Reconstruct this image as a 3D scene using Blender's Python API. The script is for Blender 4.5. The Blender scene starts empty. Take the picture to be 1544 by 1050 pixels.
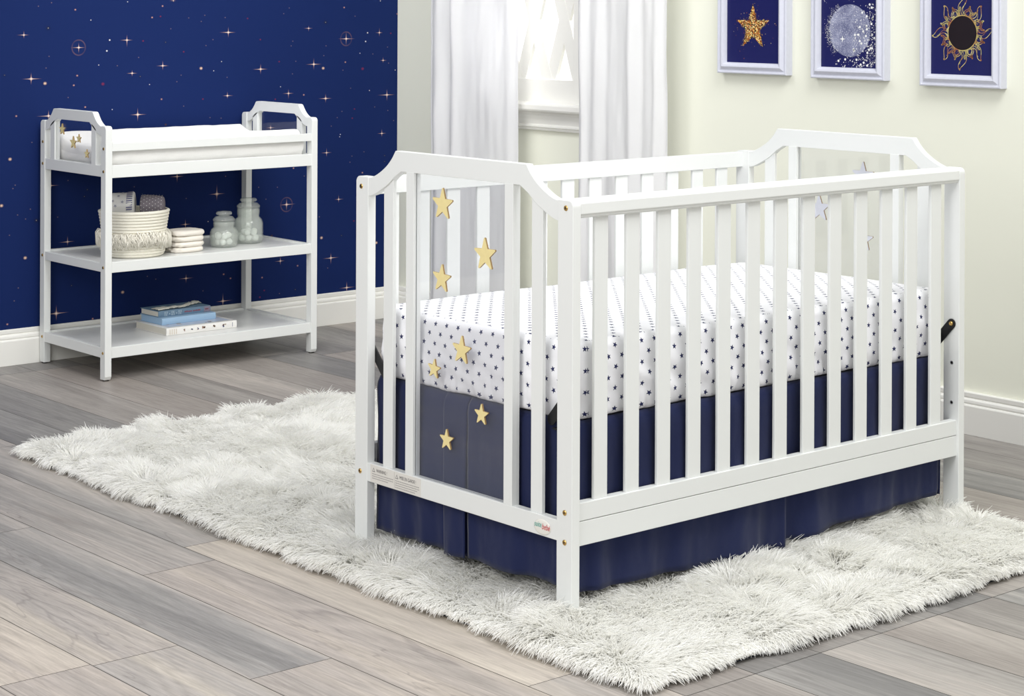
# nursery: white crib on a shag rug, changing table against a night-sky wall
WORLD = 0.68
LIGHTS = [
    ('key_softbox', (0.5, -1.4, 4.2), (0.5, 1.0, 0.3), 1.8, 108),
    ('added_fill', (-3.0, -0.6, 2.6), (1.0, 2.6, 0.5), 2.0, 68),  # unseen area light, added to brighten the table and left-facing sides
    ('added_wall_fill', (0.5, 2.1, 2.9), (1.9, 3.3, 0.5), 1.0, 14, 2.1),  # unseen area light, added to lift the back corner and curtains
    ('daylight', (3.3, 2.6, 2.1), (2.2, 2.6, 1.1), 1.4, 36),
]
import bpy, bmesh, math, random
import numpy as np
from mathutils import Vector, noise
random.seed(7); RNG = np.random.default_rng(7)
PI = math.pi
sc = bpy.context.scene
COL = sc.collection

# ------------------------------------------------------------------ materials
def lin(c):
    r = []
    for v in c[:3]:
        v = v / 255.0
        r.append(v / 12.92 if v <= 0.04045 else ((v + 0.055) / 1.055) ** 2.4)
    return (r[0], r[1], r[2], 1.0)

class G:
    """tiny helper for node graphs"""
    def __init__(s, name):
        s.m = bpy.data.materials.new(name); s.m.use_nodes = True
        s.t = s.m.node_tree; s.n = s.t.nodes; s.l = s.t.links
        s.b = s.n['Principled BSDF']; s.out = s.n['Material Output']
    def node(s, typ, **kw):
        n = s.n.new(typ)
        for k, v in kw.items(): setattr(n, k, v)
        return n
    def put(s, sock, v):
        if isinstance(v, bpy.types.NodeSocket): s.l.new(v, sock)
        elif v is not None: sock.default_value = v
    def M(s, op, a, b=None, c=None, clamp=False):
        n = s.node('ShaderNodeMath', operation=op); n.use_clamp = clamp
        s.put(n.inputs[0], a)
        if b is not None: s.put(n.inputs[1], b)
        if c is not None: s.put(n.inputs[2], c)
        return n.outputs[0]
    def mix(s, f, a, b):
        n = s.node('ShaderNodeMix', data_type='RGBA')
        s.put(n.inputs[0], f); s.put(n.inputs[6], a); s.put(n.inputs[7], b)
        return n.outputs[2]
    def noise(s, vec, scale, detail=3, rough=0.5, dist=0.0):
        n = s.node('ShaderNodeTexNoise'); s.put(n.inputs['Vector'], vec)
        n.inputs['Scale'].default_value = scale; n.inputs['Detail'].default_value = detail
        n.inputs['Roughness'].default_value = rough; n.inputs['Distortion'].default_value = dist
        return n.outputs['Fac']
    def coord(s, which='Object', scale=None):
        o = s.node('ShaderNodeTexCoord').outputs[which]
        if scale:
            mp = s.node('ShaderNodeMapping'); mp.inputs['Scale'].default_value = scale
            s.l.new(o, mp.inputs['Vector']); o = mp.outputs[0]
        return o
    def bump(s, h, strength=0.3, dist=0.002):
        n = s.node('ShaderNodeBump'); n.inputs['Strength'].default_value = strength
        n.inputs['Distance'].default_value = dist
        s.l.new(h, n.inputs['Height']); s.l.new(n.outputs[0], s.b.inputs['Normal'])
    def set(s, **kw):
        for k, v in kw.items(): s.put(s.b.inputs[k.replace('_', ' ')], v)
        return s

def simple(name, rgb, rough=0.5, metal=0.0, spec=0.5, grain=None):
    g = G(name); g.set(Base_Color=lin(rgb), Roughness=rough, Metallic=metal)
    g.b.inputs['Specular IOR Level'].default_value = spec
    if grain:
        f = g.noise(g.coord(), grain[0], 4)
        g.bump(f, grain[1], 0.001)
        d = [max(0, c - 8) for c in rgb]
        g.put(g.b.inputs['Base Color'], g.mix(f, lin(d), lin([min(255, c + 4) for c in rgb])))
    return g.m

M = {}
M['paint'] = simple('white_paint', (229, 231, 229), 0.36, spec=0.4)
M['shelfpaint'] = simple('white_shelf_paint', (228, 229, 227), 0.28)
M['trim'] = simple('trim_paint', (240, 239, 233), 0.4)
M['cream'] = simple('cream_wall_paint', (239, 240, 225), 0.75, spec=0.25)
M['brass'] = simple('brass', (205, 170, 105), 0.25, 1.0)
M['dark'] = simple('dark_recess', (35, 30, 25), 0.6)
M['steel'] = simple('steel_insert', (190, 190, 190), 0.3, 1.0)
M['black'] = simple('black_metal', (16, 16, 19), 0.4, spec=0.4)
M['gold'] = simple('gold_painted_wood', (236, 219, 158), 0.5, grain=(120, 0.05))
M['goldedge'] = simple('dark_gold_edge', (160, 130, 84), 0.5)
M['starback'] = simple('star_back', (226, 227, 234), 0.5)
M['frame'] = simple('silver_white_frame', (214, 216, 228), 0.38, spec=0.6, grain=(80, 0.05))
M['ink'] = simple('navy_print', (24, 27, 86), 0.35)
M['sunblack'] = simple('dark_print', (20, 6, 14), 0.4)
M['label'] = simple('sticker_paper', (222, 219, 212), 0.4)
M['labelink'] = simple('sticker_ink', (85, 80, 84), 0.5)
M['badge'] = simple('badge_dome', (232, 230, 222), 0.12)
M['teal'] = simple('teal_ink', (70, 170, 160), 0.4)
M['red'] = simple('red_ink', (205, 55, 65), 0.4)
M['white'] = simple('white_plain', (246, 246, 244), 0.6)

def m_print(name, cols, scale):
    g = G(name); v = g.node('ShaderNodeTexVoronoi'); v.inputs['Scale'].default_value = scale
    g.l.new(g.coord(), v.inputs['Vector'])
    r = g.node('ShaderNodeValToRGB'); r.color_ramp.interpolation = 'CONSTANT'
    sep = g.node('ShaderNodeSeparateColor'); g.l.new(v.outputs['Color'], sep.inputs[0])
    g.l.new(sep.outputs[0], r.inputs[0])
    el = r.color_ramp.elements
    while len(el) < len(cols): el.new(0.5)
    for i, c in enumerate(cols):
        el[i].position = i / len(cols); el[i].color = lin(c)
    g.l.new(r.outputs[0], g.b.inputs['Base Color']); g.b.inputs['Roughness'].default_value = 0.35
    return g.m
M['glitter'] = m_print('gold_glitter_print', [(40, 26, 24), (180, 96, 36), (225, 185, 90), (90, 50, 30), (246, 226, 160), (70, 84, 60), (205, 120, 40)], 330)
M['flame'] = m_print('sun_flame_print', [(214, 184, 110), (190, 150, 90), (226, 210, 140), (176, 118, 74), (205, 190, 120)], 60)

def m_moon():
    g = G('moon_print'); f = g.M('MULTIPLY', g.M('SUBTRACT', g.noise(g.coord(), 17, 6, 0.65), 0.32), 2.6, clamp=True)
    f2 = g.noise(g.coord(), 220, 3, 0.6)
    a = g.mix(f, lin((72, 78, 120)), lin((162, 166, 192)))
    b = g.mix(g.M('MULTIPLY', g.M('SUBTRACT', f2, 0.5, clamp=True), 3.0, clamp=True), a, lin((225, 226, 240)))
    g.l.new(b, g.b.inputs['Base Color']); g.b.inputs['Roughness'].default_value = 0.35
    return g.m
M['moon'] = m_moon()

def m_vcol(name, rough=0.6, bump=None, attr='Col'):
    g = G(name); a = g.node('ShaderNodeAttribute', attribute_name=attr)
    g.l.new(a.outputs['Color'], g.b.inputs['Base Color']); g.b.inputs['Roughness'].default_value = rough
    g.b.inputs['Specular IOR Level'].default_value = 0.1
    if bump: g.bump(g.noise(g.coord(), bump[0], 3), bump[1], 0.001)
    return g.m
M['wallpaper'] = m_vcol('night_sky_wallpaper', 0.75, (500, 0.15))

def m_floor():
    g = G('grey_oak_planks')
    a = g.node('ShaderNodeAttribute', attribute_name='Col')
    sp = g.node('ShaderNodeSeparateColor'); g.l.new(a.outputs['Color'], sp.inputs[0])
    r1, r2, r3 = sp.outputs
    co = g.coord('Object')
    x = g.node('ShaderNodeSeparateXYZ'); g.l.new(co, x.inputs[0])
    cx = g.node('ShaderNodeCombineXYZ')
    g.put(cx.inputs[0], g.M('MULTIPLY', x.outputs[0], 1.0)); g.put(cx.inputs[1], g.M('MULTIPLY', x.outputs[1], 0.055))
    g.put(cx.inputs[2], g.M('MULTIPLY', r1, 40.0))
    v = cx.outputs[0]
    broad = g.noise(v, 8, 5, 0.55, 0.6)
    fine = g.noise(v, 190, 6, 0.75, 0.15)
    # cathedral figure: rings of a stretched noise
    fig = g.noise(v, 6, 2, 0.5, 1.2)
    ring = g.M('ABSOLUTE', g.M('SUBTRACT', g.M('FRACT', g.M('MULTIPLY', fig, 20.0)), 0.5))
    ring = g.M('MULTIPLY', ring, 2.0)
    cr = g.node('ShaderNodeValToRGB'); g.l.new(g.M('ADD', g.M('MULTIPLY', broad, 0.8), g.M('MULTIPLY', r2, 0.2)), cr.inputs[0])
    el = cr.color_ramp.elements
    for p, c in ((0.28, (116, 115, 114)), (0.40, (145, 143, 140)), (0.50, (165, 160, 155)), (0.60, (180, 173, 163)), (0.74, (198, 191, 178))):
        e = el.new(p); e.color = lin(c)
    el.remove(el[0]); el.remove(el[-1])
    c1 = g.mix(g.M('MULTIPLY', r3, 0.42), cr.outputs[0], lin((182, 169, 158)))
    k = g.M('MULTIPLY', g.M('SUBTRACT', fine, 0.5), 1.0)
    k = g.M('ADD', k, g.M('MULTIPLY', g.M('SUBTRACT', ring, 0.5), 0.17))
    k = g.M('ADD', 1.0, k)
    hv = g.node('ShaderNodeVectorMath', operation='SCALE'); g.l.new(c1, hv.inputs[0]); g.l.new(k, hv.inputs['Scale'])
    cx2 = g.node('ShaderNodeCombineXYZ')
    g.put(cx2.inputs[0], x.outputs[0]); g.put(cx2.inputs[1], g.M('MULTIPLY', x.outputs[1], 0.11)); g.put(cx2.inputs[2], g.M('ADD', g.M('MULTIPLY', r2, 30.0), 5.0))
    vn = g.noise(cx2.outputs[0], 8.0, 3, 0.55, 0.9)
    iso = g.M('ABSOLUTE', g.M('SUBTRACT', g.M('FRACT', g.M('MULTIPLY', vn, 9.0)), 0.5))
    line = g.M('SUBTRACT', 1.0, g.M('MULTIPLY', iso, 9.0), clamp=True)
    msk = g.M('MULTIPLY', g.M('SUBTRACT', g.noise(cx2.outputs[0], 4.0, 2), 0.47, clamp=True), 7.0, clamp=True)
    vein = g.M('MULTIPLY', g.M('MULTIPLY', line, msk), 0.42)
    veined = g.mix(vein, hv.outputs[0], lin((112, 106, 104)))
    # occasional dark cracks and knots
    kn = g.noise(v, 5, 3, 0.5, 1.5)
    kf = g.M('MULTIPLY', g.M('SUBTRACT', kn, 0.68, clamp=True), 6.0, clamp=True)
    c2 = g.mix(kf, veined, lin((120, 112, 106)))
    g.l.new(c2, g.b.inputs['Base Color'])
    g.b.inputs['Roughness'].default_value = 0.42
    g.b.inputs['Specular IOR Level'].default_value = 0.3
    g.bump(fine, 0.12, 0.001)
    return g.m
M['floor'] = m_floor()
M['gap'] = simple('plank_gap', (62, 56, 52), 0.8)

def m_sheet():
    g = G('white_sheet_with_navy_stars')
    uv = g.node('ShaderNodeUVMap', uv_map='UVMap').outputs[0]
    s = g.node('ShaderNodeSeparateXYZ'); g.l.new(uv, s.inputs[0])
    p, q = 0.041, 0.0235
    row = g.M('FLOOR', g.M('DIVIDE', s.outputs[1], q))
    off = g.M('MULTIPLY', g.M('MODULO', g.M('ABSOLUTE', row), 2.0), 0.5)
    ux = g.M('ADD', g.M('DIVIDE', s.outputs[0], p), off)
    colm = g.M('FLOOR', ux)
    cv = g.node('ShaderNodeCombineXYZ'); g.put(cv.inputs[0], colm); g.put(cv.inputs[1], row)
    wn = g.node('ShaderNodeTexWhiteNoise', noise_dimensions='3D'); g.l.new(cv.outputs[0], wn.inputs['Vector'])
    dx = g.M('MULTIPLY', g.M('SUBTRACT', g.M('SUBTRACT', ux, colm), 0.5), p)
    dy = g.M('MULTIPLY', g.M('SUBTRACT', g.M('SUBTRACT', g.M('DIVIDE', s.outputs[1], q), row), 0.5), q)
    r = g.M('SQRT', g.M('ADD', g.M('MULTIPLY', dx, dx), g.M('MULTIPLY', dy, dy)))
    th = g.M('ADD', g.M('ARCTAN2', dx, dy), g.M('MULTIPLY', wn.outputs['Value'], 1.3))
    a = PI / 5
    m = g.M('ADD', th, 20 * PI)
    m = g.M('MODULO', m, 2 * a)
    ph = g.M('SUBTRACT', a, g.M('ABSOLUTE', g.M('SUBTRACT', m, a)))   # 0 at the point, a at the notch
    R, ri = 0.0074, 0.0034
    den = g.M('ADD', g.M('MULTIPLY', g.M('SINE', ph), R), g.M('MULTIPLY', g.M('SINE', g.M('SUBTRACT', a, ph)), ri))
    edge = g.M('DIVIDE', R * ri * math.sin(a), den)
    f = g.M('MULTIPLY', g.M('SUBTRACT', edge, r), 2500.0, clamp=True)
    g.l.new(g.mix(f, lin((244, 244, 247)), lin((50, 54, 92))), g.b.inputs['Base Color'])
    g.b.inputs['Roughness'].default_value = 0.85
    g.b.inputs['Specular IOR Level'].default_value = 0.15
    g.bump(g.noise(g.coord(), 45, 4, 0.5, 0.4), 0.22, 0.004)
    return g.m
M['sheet'] = m_sheet()

def m_cloth(name, rgb, rough=0.85, bs=50, bstr=0.2, dist=0.003, weave=900, sheen=0.0):
    g = G(name); co = g.coord()
    f = g.noise(co, bs, 4, 0.5, 0.3); w = g.noise(co, weave, 2)
    g.put(g.b.inputs['Base Color'], g.mix(w, lin([max(0, c * 0.94) for c in rgb]), lin([min(255, c * 1.03) for c in rgb])))
    g.b.inputs['Roughness'].default_value = rough; g.b.inputs['Specular IOR Level'].default_value = 0.15
    if sheen: g.b.inputs['Sheen Weight'].default_value = sheen
    g.bump(g.M('ADD', f, g.M('MULTIPLY', w, 0.08)), bstr, dist)
    return g.m
M['navy'] = m_cloth('navy_cotton', (29, 37, 74), bs=9, bstr=0.35, dist=0.010, sheen=0.15)
M['pad'] = m_cloth('white_pad_cover', (244, 243, 240), bs=22, bstr=0.3, dist=0.006)
M['muslin'] = m_cloth('off_white_muslin', (240, 234, 224), bs=90, bstr=0.5, dist=0.004)
M['rope'] = m_cloth('cotton_rope', (238, 234, 220), bs=300, bstr=0.4, dist=0.002, weave=500)
M['fringe'] = m_cloth('cotton_fringe', (240, 236, 224), bs=200, bstr=0.4, dist=0.002)
M['lace'] = m_cloth('lace', (236, 234, 222), bs=300, bstr=0.7, dist=0.003)
M['cotton'] = m_cloth('cotton_wool', (252, 252, 252), 1.0, bs=150, bstr=0.6, dist=0.003)
M['greycloth'] = m_cloth('grey_cotton', (112, 106, 112), bs=60)
M['swad'] = m_cloth('white_swaddle', (232, 231, 228), bs=60)
M['stripe'] = simple('navy_stripe', (82, 82, 130), 0.8)
M['greystar'] = simple('grey_print_star', (160, 160, 172), 0.8)

def m_curtain():
    g = G('white_curtain'); co = g.coord()
    w = g.noise(co, 700, 2)
    d = g.node('ShaderNodeBsdfDiffuse'); d.inputs[0].default_value = lin((250, 250, 251))
    t = g.node('ShaderNodeBsdfTranslucent'); t.inputs[0].default_value = lin((252, 252, 253))
    mx = g.node('ShaderNodeMixShader'); mx.inputs[0].default_value = 0.4
    b = g.node('ShaderNodeBump'); b.inputs['Strength'].default_value = 0.15; b.inputs['Distance'].default_value = 0.004
    g.l.new(g.M('ADD', g.noise(co, 9, 3, 0.5, 0.5), g.M('MULTIPLY', w, 0.05)), b.inputs['Height'])
    g.l.new(b.outputs[0], d.inputs['Normal'])
    g.l.new(d.outputs[0], mx.inputs[1]); g.l.new(t.outputs[0], mx.inputs[2]); g.l.new(mx.outputs[0], g.out.inputs[0])
    return g.m
M['curtain'] = m_curtain()

def m_clear(name, tint, haze, hazecol, rough=0.03, ior=1.45):
    g = G(name)
    tr = g.node('ShaderNodeBsdfTransparent'); tr.inputs[0].default_value = tint
    gl = g.node('ShaderNodeBsdfGlossy'); gl.inputs['Roughness'].default_value = rough
    df = g.node('ShaderNodeBsdfDiffuse'); df.inputs[0].default_value = hazecol
    lw = g.node('ShaderNodeLayerWeight'); lw.inputs['Blend'].default_value = 0.5
    f0 = ((ior - 1) / (ior + 1)) ** 2
    frv = g.M('ADD', f0, g.M('MULTIPLY', g.M('POWER', lw.outputs['Facing'], 5.0), 1 - f0), clamp=True)
    m1 = g.node('ShaderNodeMixShader'); m1.inputs[0].default_value = haze
    m2 = g.node('ShaderNodeMixShader')
    g.l.new(tr.outputs[0], m1.inputs[1]); g.l.new(df.outputs[0], m1.inputs[2])
    g.l.new(frv, m2.inputs[0]); g.l.new(m1.outputs[0], m2.inputs[1]); g.l.new(gl.outputs[0], m2.inputs[2])
    g.l.new(m2.outputs[0], g.out.inputs[0])
    return g.m
M['acrylic2'] = m_clear('thin_clear_acrylic', (0.97, 0.97, 0.97, 1), 0.004, (0.8, 0.8, 0.8, 1), 0.03, 1.2)
M['acrylic'] = m_clear('clear_acrylic', (0.97, 0.97, 0.97, 1), 0.034, (0.58, 0.65, 0.82, 1))  # bluish diffuse haze paints in the bright rug's reflection
M['pane'] = m_clear('window_glass', (0.98, 0.98, 0.98, 1), 0.0, (1, 1, 1, 1))
M['jar'] = m_clear('pressed_glass', (0.95, 0.97, 0.95, 1), 0.19, lin((250, 253, 247)), 0.08, 1.5)

def m_pile():
    g = G('rug_pile')
    info = g.node('ShaderNodeHairInfo')
    col = g.mix(info.outputs['Random'], lin((250, 249, 244)), lin((255, 255, 253)))
    d = g.node('ShaderNodeBsdfDiffuse'); g.l.new(col, d.inputs[0])
    t = g.node('ShaderNodeBsdfTranslucent'); g.l.new(col, t.inputs[0])
    s = g.node('ShaderNodeBsdfGlossy'); s.inputs['Roughness'].default_value = 0.32; s.inputs[0].default_value = (1, 1, 1, 1)
    m1 = g.node('ShaderNodeMixShader'); m1.inputs[0].default_value = 0.5
    m2 = g.node('ShaderNodeMixShader'); m2.inputs[0].default_value = 0.14
    g.l.new(d.outputs[0], m1.inputs[1]); g.l.new(t.outputs[0], m1.inputs[2])
    g.l.new(m1.outputs[0], m2.inputs[1]); g.l.new(s.outputs[0], m2.inputs[2]); g.l.new(m2.outputs[0], g.out.inputs[0])
    return g.m
M['pile'] = m_pile()
M['rugback'] = simple('rug_backing', (226, 218, 198), 0.9)
M['binding'] = simple('rug_binding', (40, 44, 52), 0.8)

# ------------------------------------------------------------------ mesh builder
class MB:
    def __init__(s): s.v = []; s.f = []; s.mi = []; s.sm = []
    def add(s, vs, fs, mi=0, smooth=False):
        b = len(s.v); s.v += [tuple(v) for v in vs]
        for f in fs: s.f.append(tuple(b + i for i in f)); s.mi.append(mi); s.sm.append(smooth)
        return s
    def box(s, x0, x1, y0, y1, z0, z1, mi=0):
        v = [(x, y, z) for z in (z0, z1) for y in (y0, y1) for x in (x0, x1)]
        return s.add(v, [(0, 2, 3, 1), (4, 5, 7, 6), (0, 1, 5, 4), (2, 6, 7, 3), (0, 4, 6, 2), (1, 3, 7, 5)], mi)
    def prism(s, poly, axis, a0, a1, mi=0, smooth=False, cap_mi=None):
        """poly: 2-D points; axis X: (y,z), Y: (x,z), Z: (x,y)"""
        n = len(poly)
        def P(p, a):
            return (a, p[0], p[1]) if axis == 'X' else (p[0], a, p[1]) if axis == 'Y' else (p[0], p[1], a)
        area = sum(poly[i][0] * poly[(i + 1) % n][1] - poly[(i + 1) % n][0] * poly[i][1] for i in range(n))
        if (area < 0) != (axis == 'Y'): poly = poly[::-1]
        v = [P(p, a0) for p in poly] + [P(p, a1) for p in poly]
        s.add(v, [tuple(range(n))[::-1]], mi if cap_mi is None else cap_mi)
        b = len(s.v) - 2 * n
        s.f.append(tuple(b + n + i for i in range(n))); s.mi.append(mi if cap_mi is None else cap_mi); s.sm.append(False)
        for i in range(n):
            j = (i + 1) % n
            s.f.append((b + i, b + j, b + n + j, b + n + i)); s.mi.append(mi); s.sm.append(smooth)
        return s
    def lathe(s, prof, c, n=32, mi=0, axis='Z', smooth=True, fn=None):
        vs = []
        for (r, h) in prof:
            for k in range(n):
                a = 2 * PI * k / n; rr = r * (fn(a, h) if fn else 1)
                if axis == 'Z': vs.append((c[0] + rr * math.cos(a), c[1] + rr * math.sin(a), c[2] + h))
                elif axis == 'X': vs.append((c[0] + h, c[1] + rr * math.cos(a), c[2] + rr * math.sin(a)))
                else: vs.append((c[0] + rr * math.sin(a), c[1] + h, c[2] + rr * math.cos(a)))
        fs = []
        for i in range(len(prof) - 1):
            for k in range(n):
                k2 = (k + 1) % n
                fs.append((i * n + k, i * n + k2, (i + 1) * n + k2, (i + 1) * n + k))
        s.add(vs, fs, mi, smooth)
        b = len(s.v) - len(vs)
        if prof[0][0] > 1e-5: s.f.append(tuple(b + k for k in range(n))[::-1]); s.mi.append(mi); s.sm.append(False)
        if prof[-1][0] > 1e-5: s.f.append(tuple(b + (len(prof) - 1) * n + k for k in range(n))); s.mi.append(mi); s.sm.append(False)
        return s
    def grid(s, P, mi=0, closed=False):
        """P: rows of points"""
        n = len(P[0]); vs = [p for r in P for p in r]; fs = []
        for i in range(len(P) - 1):
            for k in range(n if closed else n - 1):
                k2 = (k + 1) % n
                fs.append((i * n + k, i * n + k2, (i + 1) * n + k2, (i + 1) * n + k))
        return s.add(vs, fs, mi, True)
    def tube(s, pts, r, n=8, mi=0, closed=False):
        pts = [Vector(p) for p in pts]; m = len(pts); rows = []
        rs = r if isinstance(r, (list, tuple)) else [r] * m
        for i, p in enumerate(pts):
            a = pts[i - 1] if (i or closed) else p; b = pts[(i + 1) % m] if (i < m - 1 or closed) else p
            t = (b - a).normalized(); u = t.orthogonal().normalized() if i == 0 else (u - t * u.dot(t)).normalized()
            w = t.cross(u)
            rows.append([p + (u * math.cos(2 * PI * k / n) + w * math.sin(2 * PI * k / n)) * rs[i] for k in range(n)])
        if closed: rows.append(rows[0])
        s.grid(rows, mi, True)
        if not closed:
            b = len(s.v) - m * n
            s.f.append(tuple(b + k for k in range(n))[::-1]); s.mi.append(mi); s.sm.append(False)
            s.f.append(tuple(b + (m - 1) * n + k for k in range(n))); s.mi.append(mi); s.sm.append(False)
        return s
    def star(s, c, R, ri, axis, a0, a1, rot=0.0, mi=0, edge=None, cap=None, sx=1.0):
        poly = []
        for k in range(10):
            r = R if k % 2 == 0 else ri; t = rot + PI / 2 + k * PI / 5
            poly.append((c[0] + r * sx * math.cos(t), c[1] + r * math.sin(t)))
        return s.prism(poly, axis, a0, a1, mi if edge is None else edge, cap_mi=mi if cap is None else cap)
    def text(s, txt, size, place, depth=0.0002, mi=0, shear=0.0, align='CENTER', xs=1.0):
        """place(x, y) -> base world point fn(x,y,d)"""
        cu = bpy.data.curves.new('t', 'FONT'); cu.body = txt; cu.size = size; cu.align_x = align; cu.shear = shear
        o = bpy.data.objects.new('t', cu); COL.objects.link(o)
        dg = bpy.context.evaluated_depsgraph_get(); dg.update()
        me = bpy.data.meshes.new_from_object(o.evaluated_get(dg))
        s.add([place(v.co.x * xs, v.co.y, depth) for v in me.vertices], [tuple(p.vertices) for p in me.polygons], mi)
        bpy.data.objects.remove(o); bpy.data.curves.remove(cu); bpy.data.meshes.remove(me)
        return s
    def build(s, name, mats, parent=None, org=None, bevel=0, seg=2, subsurf=0, solid=0, colors=None, uvs=None, fixn=False, auto=False):
        if not isinstance(mats, (list, tuple)): mats = [mats]
        o3 = Vector((0, 0, 0))
        p = parent
        while p is not None: o3 += p.location; p = p.parent
        loc = Vector((0, 0, 0))
        if parent is None:
            if org is None:
                a = np.array(s.v); org = ((a[:, 0].min() + a[:, 0].max()) / 2, (a[:, 1].min() + a[:, 1].max()) / 2, a[:, 2].min())
            loc = Vector(org); o3 = loc
        me = bpy.data.meshes.new(name)
        me.from_pydata([(v[0] - o3.x, v[1] - o3.y, v[2] - o3.z) for v in s.v], [], s.f)
        me.polygons.foreach_set('material_index', s.mi); me.polygons.foreach_set('use_smooth', s.sm)
        for m in mats: me.materials.append(m)
        if fixn:
            bm = bmesh.new(); bm.from_mesh(me); bmesh.ops.recalc_face_normals(bm, faces=bm.faces); bm.to_mesh(me); bm.free()
        if colors is not None:
            ca = me.color_attributes.new('Col', 'FLOAT_COLOR', 'POINT')
            ca.data.foreach_set('color', [c for v in colors for c in v])
        if uvs is not None:
            ul = me.uv_layers.new(name='UVMap')
            for i, uv in enumerate(uvs): ul.data[i].uv = uv
        o = bpy.data.objects.new(name, me); COL.objects.link(o); o.location = loc
        if parent: o.parent = parent
        if bevel:
            b = o.modifiers.new('b', 'BEVEL'); b.width = bevel; b.segments = seg; b.limit_method = 'ANGLE'; b.angle_limit = 0.6
            b.harden_normals = False
        if subsurf:
            q = o.modifiers.new('s', 'SUBSURF'); q.levels = subsurf; q.render_levels = subsurf
        if solid:
            q = o.modifiers.new('t', 'SOLIDIFY'); q.thickness = solid; q.offset = 0
        return o

def tag(o, label=None, cat=None, group=None, kind=None):
    if label: o['label'] = label
    if cat: o['category'] = cat
    if group: o['group'] = group
    if kind: o['kind'] = kind
    return o
def empty(name, loc, label, cat, group=None):
    o = bpy.data.objects.new(name, None); COL.objects.link(o); o.location = loc; o.empty_display_size = 0.1
    return tag(o, label, cat, group)
def copy_tree(o, parent=None):
    c = o.copy(); COL.objects.link(c)
    if parent: c.parent = parent
    for ch in [x for x in COL.objects if x.parent == o]: copy_tree(ch, c)
    return c

# ------------------------------------------------------------------ camera
CAM = (-2.8425, -3.1029, 1.3445)
cd = bpy.data.cameras.new('camera'); cam = bpy.data.objects.new('camera', cd); COL.objects.link(cam)
cd.sensor_width = 36; cd.sensor_fit = 'HORIZONTAL'; cd.lens = 2982.03 / 1544 * 36
cd.shift_y = -(525 + 0.48) / 1544; cd.clip_start = 0.05
YAW, ROLL = 0.86052, 0.00424
from mathutils import Matrix
fw = Vector((math.cos(YAW), math.sin(YAW), 0)); rt = Vector((math.sin(YAW), -math.cos(YAW), 0)); up = Vector((0, 0, 1))
r3 = rt * math.cos(ROLL) + up * math.sin(ROLL); u3 = -rt * math.sin(ROLL) + up * math.cos(ROLL)
mw = Matrix((r3, u3, -fw)).transposed().to_4x4(); mw.translation = Vector(CAM)
cam.matrix_world = mw
sc.camera = cam
sc.view_settings.view_transform = 'Standard'; sc.view_settings.look = 'None'
sc.view_settings.gamma = 1; sc.view_settings.use_curve_mapping = False
sc.view_settings.exposure = 0.08

# ------------------------------------------------------------------ setting
XW, YW = 2.262, 3.576      # wall planes
XB, YB = 2.2356, 3.558     # baseboard faces
# floor: planks running along Y
PL = 0.1975; X00 = -0.2905
joints = {}
cols = []
kmin = int(math.floor((-3.2 - X00) / PL)); kmax = int(math.ceil((XW - X00) / PL))
fixed = {0: [1.087], -1: [0.945, 2.40], -2: [0.19, 1.495], -3: [0.46, 1.9], -4: [0.47, 1.75], 1: [-0.43, 0.9], 2: [-0.43], 3: [-0.43], 4: [-0.43], 5: [-0.43], 6: [-0.43, 1.1]}
mb = MB(); fc = []
for k in range(kmin, kmax):
    x0 = X00 + k * PL; x1 = x0 + PL
    js = sorted(fixed.get(k, [])) or [random.uniform(-1.5, -0.3)]
    # extend the joints both ways
    while js[-1] < YW - 1.0: js.append(js[-1] + 1.28 if js[-1] + 1.28 < YW else YW)
    while js[0] > -3.3: js.insert(0, js[0] - 1.28)
    js = [-4.0] + [j for j in js if -3.9 < j < YW - 0.05] + [YW]
    for a, b in zip(js[:-1], js[1:]):
        e = 0.0009
        c = (random.random(), random.uniform(0.15, 1.0) if k < 1 else random.uniform(-0.65, -0.1), random.random() if k > -4 else random.uniform(0.85, 1.0), 1)  # right-hand boards toned darker, painting in the weaker light there
        mb.add([(x0 + e, a + e, 0), (min(x1, XW) - e, a + e, 0), (min(x1, XW) - e, b - e, 0), (x0 + e, b - e, 0)], [(0, 1, 2, 3)], 0)
        fc += [c] * 4
xl = X00 + kmin * PL
n0 = len(mb.v); mb.box(xl, XW, -4.0, YW, -0.05, -0.0012, 1); fc += [(0, 0, 0, 1)] * 8
fl = mb.build('floor', [M['floor'], M['gap']], org=(0, 0, 0), colors=fc); tag(fl, kind='structure')

# blue wallpaper wall
FLARES=[(0.536,1.207,0.0189,0),(0.566,1.045,0.0309,0),(0.964,1.184,0.0221,0),(0.987,1.057,0.0207,0),(1.121,1.083,0.0224,0),(1.012,0.898,0.0321,0),(0.637,0.906,0.0287,0),(0.76,1.158,0.0241,1),(1.167,1.335,0.01,0),(1.418,1.21,0.0273,0),(1.804,1.224,0.0169,0),(1.993,1.179,0.0286,1),(2.165,1.203,0.0185,0),(2.185,1.086,0.0174,0),(1.571,1.061,0.0276,0),(1.83,1.076,0.0282,0),(1.415,0.959,0.0207,0),(1.706,0.96,0.0212,0),(1.89,0.934,0.0295,0),(2.206,0.94,0.029,0),(1.62,0.824,0.0194,0),(1.187,0.651,0.0267,0),(1.368,0.572,0.0371,0),(1.225,0.462,0.0214,0),(0.717,0.433,0.0234,0),(0.672,0.17,0.0401,0),(1.229,0.251,0.0245,0),(1.398,0.146,0.0326,0),(1.67,0.282,0.0198,0),(1.699,0.509,0.0318,1),(0.648,0.647,0.0218,0),(1.896,0.71,0.0203,0),(2.18,0.778,0.0194,0),(1.958,0.514,0.019,0),(1.92,0.274,0.0285,0),(2.001,0.144,0.0287,0)]
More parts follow.
